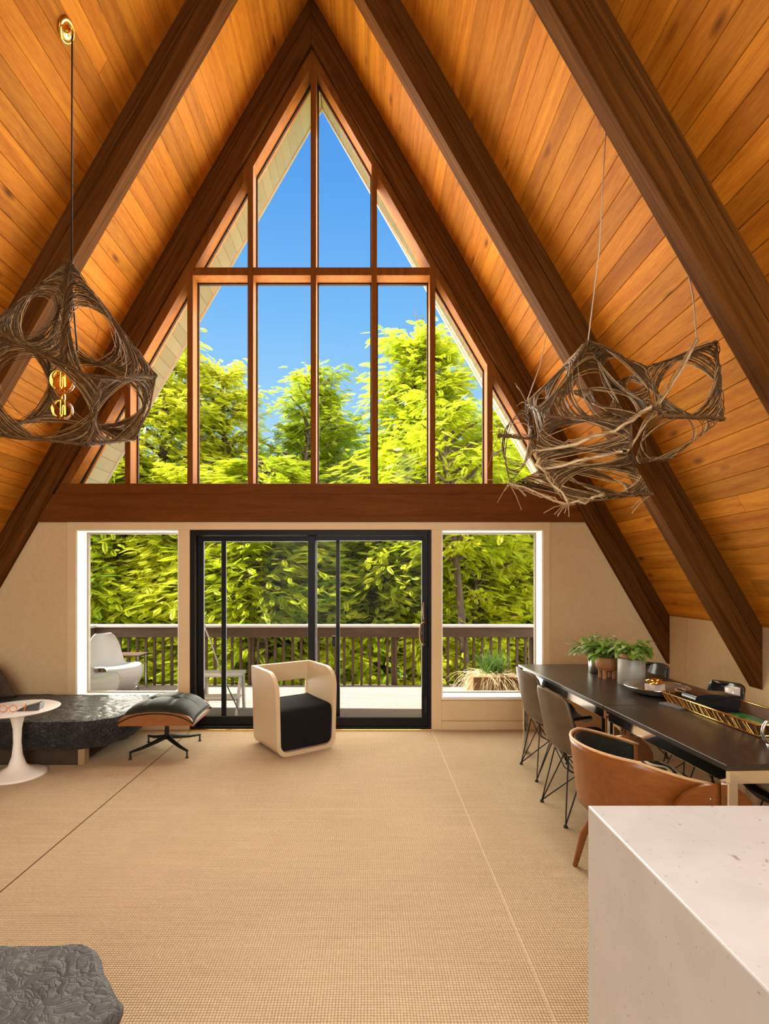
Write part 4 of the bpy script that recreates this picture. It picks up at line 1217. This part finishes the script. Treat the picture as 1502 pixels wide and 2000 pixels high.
t = thing('leather_pouch', 'folded charcoal leather pouch on the white side table', 'pouch', (-2.595, 3.985, .5215), .2)
b = MB(); b.add([(-.09, -.05, 0), (.07, -.05, 0), (.07, .05, 0), (-.09, .05, 0), (-.06, -.045, .018), (.075, -.045, .052), (.075, .045, .056), (-.06, .045, .02)], [(0, 3, 2, 1), (4, 5, 6, 7), (0, 1, 5, 4), (1, 2, 6, 5), (2, 3, 7, 6), (3, 0, 4, 7)]); b.build('pouch_body', M['pouch'], t, .006, 3)
b = MB(); b.tube([(-.03, -.052, .004), (-.02, -.053, .04), (-.018, -.053, .058)], .0045, 6); b.build('strap', M['orange'], t)

# ------------------------------------------------------------------ woven pendant and hanging sculpture
def strands(b, A_, V_, C_, n, r, rng, t1=.52, pull=.62, jit=.02):
    """threads strung across one corner V between edges V-A and V-C, bowed towards V so a round hole stays in the middle"""
    A_, V_, C_ = Vector(A_), Vector(V_), Vector(C_)
    for i in range(n):
        f = .06 + (t1 - .06) * ((i + rng.random()) / n)
        g = f * rng.uniform(.82, 1.12)
        p = V_.lerp(A_, f); q = V_.lerp(C_, min(.98, g)); m = (p + q) / 2
        c = m.lerp(V_, pull * rng.uniform(.75, 1.1))
        j = Vector((rng.gauss(0, jit), rng.gauss(0, jit), rng.gauss(0, jit))) * .5
        pts = [(p * (1 - s) ** 2 + (c + j) * 2 * s * (1 - s) + q * s * s) for s in (0, .2, .4, .6, .8, 1)]
        b.tube(pts, r * rng.uniform(.7, 1.3), 4, caps=False)
def along(b, A_, C_, n, r, rng, w=.012):
    """a bundle of loose threads wound along an edge"""
    A_, C_ = Vector(A_), Vector(C_); d = (C_ - A_)
    for i in range(n):
        ph = rng.uniform(0, 6.28); k = rng.uniform(1, 3); o = d.orthogonal().normalized(); o2 = d.cross(o).normalized()
        b.tube([A_ + d * s + (o * math.cos(ph + k * 6.28 * s) + o2 * math.sin(ph + k * 6.28 * s)) * w * rng.uniform(.6, 1.3) for s in [q / 9 for q in range(10)]], r, 4, caps=False)
def cross_net(b, poly, n, r, rng):
    for i in range(n):
        k = rng.randrange(len(poly)); k2 = (k + 1) % len(poly)
        a = Vector(poly[k]).lerp(Vector(poly[k2]), rng.random()); c = Vector(poly[k2]).lerp(Vector(poly[(k2 + 1) % len(poly)]), rng.random() * .6)
        m = (a + c) / 2 + (Vector(poly[k2]) - (a + c) / 2) * rng.uniform(.1, .6)
        b.tube([a, a.lerp(m, .6), m, m.lerp(c, .5), c], r, 3, caps=False)
rng = random.Random(12)
V = {'T': at(136, 512, 3.31), 'F': at(197, 745, 2.95), 'R': at(304, 735, 3.37), 'K': at(95, 690, 3.8), 'L': at(-25, 640, 3.26),
     'BF': at(172, 868, 3.02), 'BR': at(262, 858, 3.37), 'BL': at(-20, 848, 3.26), 'BK': at(100, 805, 3.72)}
base = at(136, 512, 3.31)
t = thing('pendant_lamp', 'faceted pendant lamp of woven dark threads hanging from a brass canopy on a long cord', 'pendant lamp', tuple(base))
V = {k: v - base for k, v in V.items()}
ed = ['TF', 'TR', 'TK', 'TL', 'LF', 'FR', 'RK', 'KL']
EDG = [('T', 'R'), ('T', 'K'), ('T', 'L'), ('L', 'F'), ('F', 'R'), ('R', 'K'), ('K', 'L'), ('F', 'BF'), ('R', 'BR'), ('L', 'BL'), ('K', 'BK'), ('BF', 'BR'), ('BR', 'BK'), ('BK', 'BL'), ('BL', 'BF')]
mid = V['L'].lerp(V['F'], .70); V['M'] = mid
EDG.append(('T', 'M'))
for a, c in EDG:
    b = MB(); w_ = V[a].lerp(V[c], .5) + Vector((rng.gauss(0, .012), rng.gauss(0, .012), rng.gauss(0, .012)))
    k = .017 if (a, c) == ('T', 'M') else .0075
    b.tube([V[a], w_, V[c]], [k * .7, k, k * 1.15], 7); b.build('frame_rod', M['twig'], t)
FACES = [('T', 'L', 'M'), ('T', 'M', 'F', 'R'), ('T', 'R', 'K'), ('T', 'K', 'L'), ('L', 'F', 'BF', 'BL'), ('F', 'R', 'BR', 'BF'), ('R', 'K', 'BK', 'BR'), ('K', 'L', 'BL', 'BK'), ('BL', 'BF', 'BR', 'BK')]
bd = MB(); bp = MB()
for f in FACES:
    P_ = [V[k] for k in f]; m = len(P_)
    for i in range(m):
        strands(bd, P_[i - 1], P_[i], P_[(i + 1) % m], 40, .0021, rng, .56)
        strands(bp, P_[i - 1], P_[i], P_[(i + 1) % m], 14, .0019, rng, .60)
    cross_net(bd, P_, 16, .0016, rng); cross_net(bp, P_, 6, .0014, rng)
for a, c in EDG: along(bd, V[a], V[c], 7 if (a, c) != ('T', 'M') else 22, .0024, rng, .012 if (a, c) != ('T', 'M') else .026); along(bp, V[a], V[c], 2, .0018, rng, .013)
o = bd.build('woven_web', M['web'], t, fix=False); o['kind'] = 'stuff'
o = bp.build('pale_threads', M['web_pale'], t, fix=False); o['kind'] = 'stuff'
# canopy on the slope, cord, bulbs
cp = at(130, 60, 3.31) - base; cp = Vector((cp.x, cp.y, cp.z))
nL = Vector((S3 / 2, 0, -.5))
# put the canopy exactly on the board surface
pw = at(130, 60, 3.31); s_ = (pw - Vector((XR, 0, ZC))).dot(nL); cpw = pw - nL * s_; cp = cpw - base
Mc = nL.to_track_quat('Z', 'Y').to_matrix()
b = MB(); b.lathe([(.066, .001), (.066, .008), (.060, .013), (.054, .010), (.03, .012), (.014, .02), (.012, .03), (.0001, .032)], 40); b.xf(Matrix.Translation(cp) @ Mc.to_4x4())
cn = b.build('canopy', M['gold'], t)
hk = cp + nL * .035
b = MB(); b.tube([cp + nL * .012, hk + Vector((0, 0, .012)), hk + Vector((.012, 0, .004)), hk + Vector((.010, 0, -.012))], .005, 8); b.ball(tuple(hk + Vector((.004, 0, .012))), .009, 10); b.build('cord_hook', M['gold'], cn)
b = MB(); b.tube([hk + Vector((.010, 0, -.012)), Vector((hk.x + .006, hk.y, -.2)), Vector((0, 0, .0)), Vector((V['M'].x * .9, V['M'].y * .6 + .05, V['M'].z * .8)), at(122, 715, 3.3) - base], .0055, 8); b.build('cord', M['cord'], t)
for (u, v, d_, r_) in ((122, 745, 3.30, .072), (122, 800, 3.40, .066)):
    c = at(u, v, d_) - base
    b = MB(); pr = []
    for i in range(15):
        a = -PI / 2 + PI * i / 14; pr.append((max(.012, r_ * math.cos(a)) if i not in (0,) else .0001, r_ * math.sin(a)))
    b.lathe(pr, 24, tuple(c)); gb = b.build('bulb', M['amber'], t)
    b = MB(); b.lathe([(.013, r_ * .92), (.018, r_ * 1.0), (.018, r_ * 1.5), (.008, r_ * 1.6)], 14, tuple(c)); b.build('lamp_holder', M['gold'], t)
    b = MB(); b.tube([tuple(c + Vector(q)) for q in ((-.012, 0, .06), (-.014, 0, -.03), (-.006, 0, -.045), (0, 0, -.03), (0, 0, .02), (.006, 0, .03), (.012, 0, .02), (.014, 0, -.035), (.02, 0, -.03), (.016, 0, .06))], .0022, 5); b.build('filament', M['filament'], gb)

rng = random.Random(31)
def a4(x_, y_, d_): return at(900 + x_ / 2.495, 600 + y_ / 2.495, d_)
N = {'a': a4(620, 165, 3.05), 'b': a4(1150, 160, 2.86), 'c': a4(1245, 172, 2.80), 'd': a4(1278, 545, 2.78), 'e': a4(990, 530, 2.72), 'f': a4(415, 535, 2.75),
     'g': a4(825, 560, 2.70), 'h': a4(185, 625, 3.05), 'h2': a4(400, 632, 2.9), 'i': a4(320, 465, 3.2), 'j': a4(415, 390, 3.25), 'k': a4(930, 485, 2.68), 'l': a4(750, 605, 2.66),
     'm': a4(360, 700, 2.85), 'n': a4(820, 690, 2.7), 'o': a4(400, 790, 2.78), 'p': a4(780, 705, 2.66), 'q': a4(845, 765, 2.82), 'q2': a4(590, 770, 2.9), 'r': a4(1025, 735, 2.8),
     's': a4(240, 865, 2.95), 't': a4(525, 960, 2.72), 'u': a4(930, 912, 2.85), 'v': a4(600, 910, 3.15), 'w': a4(700, 915, 2.75), 'x': a4(720, 380, 3.3), 'y': a4(530, 410, 2.95), 'z': a4(905, 300, 3.1)}
base = a4(700, 560, 2.9)
t = thing('hanging_sculpture', 'tangled hanging sculpture of twigs and woven threads slung from three pale strings', 'hanging sculpture', tuple(base))
WN = dict(N)
N = {k: v - base for k, v in N.items()}
STK = [('f', 'g', .011, 'twig'), ('e', 'd', .011, 'twig'), ('h', 'h2', .009, 'twig'), ('m', 'l', .009, 'twig_pale'), ('l', 'k', .008, 'twig_pale'), ('q2', 'r', .008, 'twig'), ('s', 'v', .006, 'twig'), ('w', 'u', .008, 'twig'), ('o', 'p', .007, 'twig_pale'),
       ('a', 'j', .007, 'twig_pale'), ('a', 'z', .007, 'twig'), ('z', 'c', .007, 'twig'), ('b', 'n', .006, 'twig_pale'), ('c', 'd', .006, 'twig'), ('k', 'e', .008, 'twig'), ('f', 'i', .006, 'twig'), ('i', 'j', .006, 'twig_pale'), ('a', 'f', .006, 'twig'), ('a', 'y', .006, 'twig'), ('o', 't', .006, 'twig_pale'), ('t', 'w', .006, 'twig_pale'), ('i', 'm', .006, 'twig'), ('g', 'n', .008, 'twig'), ('n', 'q', .007, 'twig'), ('m', 'o', .007, 'twig_pale'), ('s', 't', .005, 'twig_pale')]
for a, c, r_, m_ in STK:
    A_, C_ = N[a], N[c]; d_ = C_ - A_
    pts = [A_ + d_ * s + Vector((rng.gauss(0, .008), rng.gauss(0, .008), rng.gauss(0, .008))) * (1 if 0 < s < 1 else 0) for s in (-.02, .25, .5, .75, 1.02)]
    b = MB(); b.tube(pts, [r_ * rng.uniform(.8, 1.2) for _ in range(5)], 7); b.build('stick', M[m_], t)
FC = [('a', 'x', 'g', 'f'), ('a', 'z', 'k', 'x'), ('z', 'c', 'd', 'e'), ('z', 'e', 'k', 'x'), ('i', 'f', 'm', 'h2'), ('j', 'a', 'f', 'i'), ('f', 'g', 'n', 'm'), ('m', 'n', 'q', 'o'), ('o', 'q', 'u', 't'), ('s', 'o', 't', 'v'), ('k', 'd', 'r', 'q'), ('a', 'y', 'f', 'j'), ('y', 'x', 'k', 'g'), ('o', 'w', 'u', 'q2'), ('h', 'i', 'm', 's')]
bd = MB(); bp = MB()
for f in FC:
    P_ = [N[k] for k in f]; m = len(P_)
    dense = 1.0 if f not in (('h', 'i', 'm', 's'), ('k', 'd', 'r', 'q')) else .3
    for i in range(m):
        strands(bd, P_[i - 1], P_[i], P_[(i + 1) % m], int(26 * dense) + 1, .0023, rng, .62, .5, .02)
        strands(bp, P_[i - 1], P_[i], P_[(i + 1) % m], int(8 * dense) + 1, .0024, rng, .7, .4, .03)
    cross_net(bd, P_, int(26 * dense), .002, rng); cross_net(bp, P_, int(7 * dense), .002, rng)
for a, c, r_, m_ in STK: along(bd if m_ == 'twig' else bp, N[a], N[c], 4, .0022, rng, .012)
for k, n_ in (('s', 10), ('c', 4), ('t', 8), ('u', 3), ('h', 5), ('i', 5)):           # loose ends
    for i in range(n_):
        d_ = Vector((rng.gauss(0, .07), rng.gauss(0, .07), rng.gauss(-.03, .06))); p = N[k]
        bp.tube([p, p + d_ * .6 + Vector((0, 0, .012)), p + d_ * 1.1], .002, 4, caps=False)
o = bd.build('woven_web', M['web'], t, fix=False); o['kind'] = 'stuff'
o = bp.build('pale_threads', M['web_pale'], t, fix=False); o['kind'] = 'stuff'
nR = Vector((-S3 / 2, 0, -.5))
def to_ceiling(p): return p - nR * ((p - Vector((XR, 0, ZC))).dot(nR) - .002)
for top, k in ((to_ceiling(at(1180, 258, 2.93)), 'a'), (at(1326, 447, 2.60), 'b'), (to_ceiling(at(1062, 648, 4.5)), 'i')):
    p0 = top - base; p1 = N[k]; m_ = p0.lerp(p1, .55) + Vector((.02, 0, -.01))
    b = MB(); b.tube([p0, m_, p1], .0035, 6); b.build('hanging_string', M['string'], t)

# ------------------------------------------------------------------ out on the deck
def s_chair(label):
    t = thing('cantilever_chair', label, 'chair', (0, 0, 0), 0, 'white S-shaped deck chairs')
    pr = spline([(-.30, .83), (-.275, .70), (-.235, .56), (-.19, .45), (-.10, .40), (.06, .405), (.18, .42), (.255, .385), (.265, .29), (.20, .17), (.10, .08), (.02, .03), (-.08, .012), (-.20, .012), (-.26, .02)], 60)
    def f(i, j):
        s = i * 2 - 1; k = j * 59; a = int(min(58, k)); p = pr[a].lerp(pr[a + 1], k - a)
        if j < .28: h = .20 + .05 * j / .28; h *= (1 - .45 * max(0, (.10 - j) / .10) ** 2)
        elif j < .62: h = .25
        else: h = .25 + .02 * (j - .62) / .38
        q = abs(s) ** 3
        x = p.x; z = p.y
        if j < .3: x += .05 * q
        elif j < .52: z += .02 * q
        else: x -= .05 * q * min(1, (j - .52) / .2); z += .0
        return (x, s * h, max(z, .004))
    b = MB(); b.grid(f, 17, 60); b.build('shell', M['plastic_w'], t, solid=.012, offset=0, fix=False)
    for s in (-1, 1):
        b = MB(); b.tube([f(.5 + s * .5, .0 + q) for q in [i / 30 for i in range(31)]], .008, 6, caps=True); b.build('edge_roll', M['plastic_w'], t)
    return t
s1 = s_chair('white S-shaped plastic chair on the deck with its whole backrest showing')
s1.location = (-3.42, 6.95, DK + .004); s1.rotation_euler = (0, 0, -.55)
s2 = dup(s1, (-3.34, 6.12, DK + .004), -.25, 'white S-shaped plastic chair on the deck, cut off by the left window frame')
b = MB(); b.tube([(.02, -.24, .42), (.10, -.25, .46), (.26, -.25, .46), (.30, -.25, .40)], .012, 8)
t = thing('deck_table', 'small dark-topped glass side table behind the white deck chairs', 'side table', (-3.44, 7.43, DK))
b = MB(); b.span(-.24, .22, -.16, .16, .49, .51); b.build('tabletop', M['rail'], t, .003)
b = MB(); b.span(-.22, .20, -.14, .14, .36, .366); b.build('shelf', m_plain('pale_shelf', (.5, .48, .42), .2), t)
for x_, y_ in ((-.21, -.13), (.19, -.13), (-.21, .13), (.19, .13)):
    b = MB(); b.span(x_ - .01, x_ + .01, y_ - .01, y_ + .01, 0, .489); b.build('leg', M['steel'], t)
t = thing('step_stool', 'white plastic two-step stool on the deck behind the sliding door', 'step stool', (-1.72, 6.08, DK), .05)
b = MB(); b.box((0, .05, .46), (.50, .26, .045)); b.build('top_step', M['plastic_w'], t, .016, 3)
b = MB(); b.box((.02, -.16, .225), (.44, .20, .04)); b.build('lower_step', M['plastic_w'], t, .014, 3)
for s in (-1, 1):
    b = MB(); b.prism([(.16, 0), (.22, 0), (.15, .44), (.06, .44)], 'x', s * .205, s * .235); b.build('rear_leg', M['plastic_w'], t, .006)
    b = MB(); b.prism([(-.32, 0), (-.22, 0), (-.02, .44), (-.07, .44)], 'x', s * .205, s * .235); b.build('front_leg', M['plastic_w'], t, .006)
# thin cane leaning against the door frame outside
t = thing('walking_cane', 'thin pale cane leaning beside the white step stool', 'cane', tuple(at(470, 1392, 5.70)))
b = MB(); o0 = at(470, 1392, 5.70)
b.tube([at(396, 1190, 5.62) - o0, at(400, 1225, 5.6) - o0, at(415, 1262, 5.62) - o0, at(432, 1315, 5.65) - o0, Vector((0, 0, -.02))], [.007, .008, .009, .008, .008], 8); b.build('shaft', M['steel'], t)
# planter with ornamental grass
t = thing('grass_planter', 'brown square deck planter overflowing with dry straw-coloured ornamental grass', 'planter', (1.58, 6.62, DK))
b = MB(); b.ring([(-.29, -.22), (.29, -.22), (.29, .22), (-.29, .22)], [(-.255, -.185), (.255, -.185), (.255, .185), (-.255, .185)], 'z', .0, .37); b.span(-.255, .255, -.185, .185, .02, .33)
b.build('box', M['planter'], t, .012, 3)
r = random.Random(6); sb = MB(); gb = MB()
def blade(bm_, p0, d, L, droop, r0):
    pts = [Vector(p0) + Vector(d) * (L * s) - Vector((0, 0, droop * L * s * s)) for s in (0, .25, .5, .75, 1)]
    bm_.tube(pts, [r0, r0, r0 * .8, r0 * .6, r0 * .2], 3, caps=False)
for i in range(480):
    a = r.uniform(0, 2 * PI); d = Vector((math.cos(a), math.sin(a) * .85, r.uniform(.25, 1.0))).normalized()
    blade(sb, (r.gauss(0, .09), r.gauss(0, .06), .34), d, r.uniform(.28, .52), r.uniform(.7, 1.3), .0028)
for i in range(260):
    a = r.uniform(0, 2 * PI); d = Vector((.4 * math.cos(a), .4 * math.sin(a), 1)).normalized()
    blade(gb, (r.gauss(0, .06), r.gauss(0, .05), .35), d, r.uniform(.26, .46), r.uniform(.1, .5), .004)
sb.build('dry_grass', M['straw'], t, fix=False)['kind'] = 'stuff'
gb.build('green_tuft', M['grass_g'], t, fix=False)['kind'] = 'stuff'
LOWP, MIDP, TOPP, BACKP, OVERP, SKY_FILL, EXPO = 150.0, 390.0, 155.0, 3.0, 85.0, 7.0, 0.0

# ------------------------------------------------------------------ light, sky, camera
w = bpy.data.worlds.new('Sky'); sc.world = w; w.use_nodes = True
nt = w.node_tree; bg = nt.nodes['Background']
tc = nt.nodes.new('ShaderNodeTexCoord'); sp_ = nt.nodes.new('ShaderNodeSeparateXYZ'); nt.links.new(tc.outputs['Generated'], sp_.inputs[0])
rp = nt.nodes.new('ShaderNodeValToRGB'); nt.links.new(sp_.outputs[2], rp.inputs[0])
e = rp.color_ramp.elements
e[0].position = 0.0; e[0].color = (.62, .80, .98, 1)
e[1].position = 1.0; e[1].color = (.03, .17, .62, 1)
for p, c in ((.25, (.42, .72, 1.0)), (.45, (.20, .52, .96)), (.62, (.10, .37, .88))):
    q = e.new(p); q.color = (*c, 1)
# added white glow in the unseen sky behind the house, to light the trees
ny = nt.nodes.new('ShaderNodeMapRange'); ny.inputs[1].default_value = .25; ny.inputs[2].default_value = -.55; nt.links.new(sp_.outputs[1], ny.inputs[0])
nc = nt.nodes.new('ShaderNodeTexNoise'); nc.inputs['Scale'].default_value = 2.5; nc.inputs['Detail'].default_value = 4; nt.links.new(tc.outputs['Generated'], nc.inputs['Vector'])
cr = nt.nodes.new('ShaderNodeMapRange'); cr.inputs[1].default_value = .3; cr.inputs[2].default_value = .6; cr.inputs[3].default_value = .6; nt.links.new(nc.outputs[0], cr.inputs[0])
mu = nt.nodes.new('ShaderNodeMath'); mu.operation = 'MULTIPLY'; nt.links.new(ny.outputs[0], mu.inputs[0]); nt.links.new(cr.outputs[0], mu.inputs[1])
mx_ = nt.nodes.new('ShaderNodeMix'); mx_.data_type = 'RGBA'; nt.links.new(mu.outputs[0], mx_.inputs[0]); nt.links.new(rp.outputs[0], mx_.inputs[6]); mx_.inputs[7].default_value = (SKY_FILL, SKY_FILL * .97, SKY_FILL * .90, 1)
nt.links.new(mx_.outputs[2], bg.inputs[0]); bg.inputs[1].default_value = 1.0

def sun(name, d, energy, col, ang):
    l = bpy.data.lights.new(name, 'SUN'); l.energy = energy; l.color = col; l.angle = math.radians(ang)
    o = bpy.data.objects.new(name, l); COL.objects.link(o)
    o.rotation_euler = Vector(d).to_track_quat('Z', 'Y').to_euler(); return o
sun('sun', (-.66, .03, .70), 17.0, (1, .95, .84), .6)
def area(name, loc, aim, sx, sy, power, col):
    l = bpy.data.lights.new(name, 'AREA'); l.shape = 'RECTANGLE'; l.size = sx; l.size_y = sy; l.energy = power; l.color = col
    o = bpy.data.objects.new(name, l); COL.objects.link(o); o.location = loc
    o.rotation_euler = (Vector(loc) - Vector(aim)).to_track_quat('Z', 'Y').to_euler(); return o
DAY = (1, .93, .80)
area('daylight_low', (-.6, 5.56, 1.15), (-.6, 0, 1.15), 4.4, 1.6, LOWP, DAY)
area('daylight_mid', (XA, 5.62, 3.5), (XA, 0, 3.5), 4.2, 1.9, MIDP, DAY)
area('daylight_top', (XA, 5.62, 5.4), (XA, 0, 5.4), 2.0, 1.9, TOPP, DAY)
area('back_fill', (XR, YB + .1, 1.7), (XR, 4, .9), 3.6, 1.6, BACKP, (1, .92, .80))  # added fill lamp behind the viewer, standing at the back wall opening
area('overhead_fill', (.78, -.3, 3.9), (.78, .1, 0), .45, 2.0, OVERP, (1, .96, .90))  # added overhead fill lamp for floor and worktop, hung below the closed roof

cam = bpy.data.cameras.new('camera'); co = bpy.data.objects.new('camera', cam); COL.objects.link(co)
co.location = (0, 0, EYE); co.rotation_euler = (PI / 2, 0, 0)
cam.sensor_fit = 'AUTO'; cam.sensor_width = 36; cam.lens = FOC / 2000 * 36
cam.shift_x = (751 - 720) / 2000; cam.shift_y = (1133 - 1000) / 2000
cam.clip_start = .05; cam.clip_end = 200
sc.camera = co
vs = sc.view_settings; vs.view_transform = 'Standard'; vs.look = 'None'; vs.gamma = 1; vs.use_curve_mapping = False; vs.exposure = EXPO
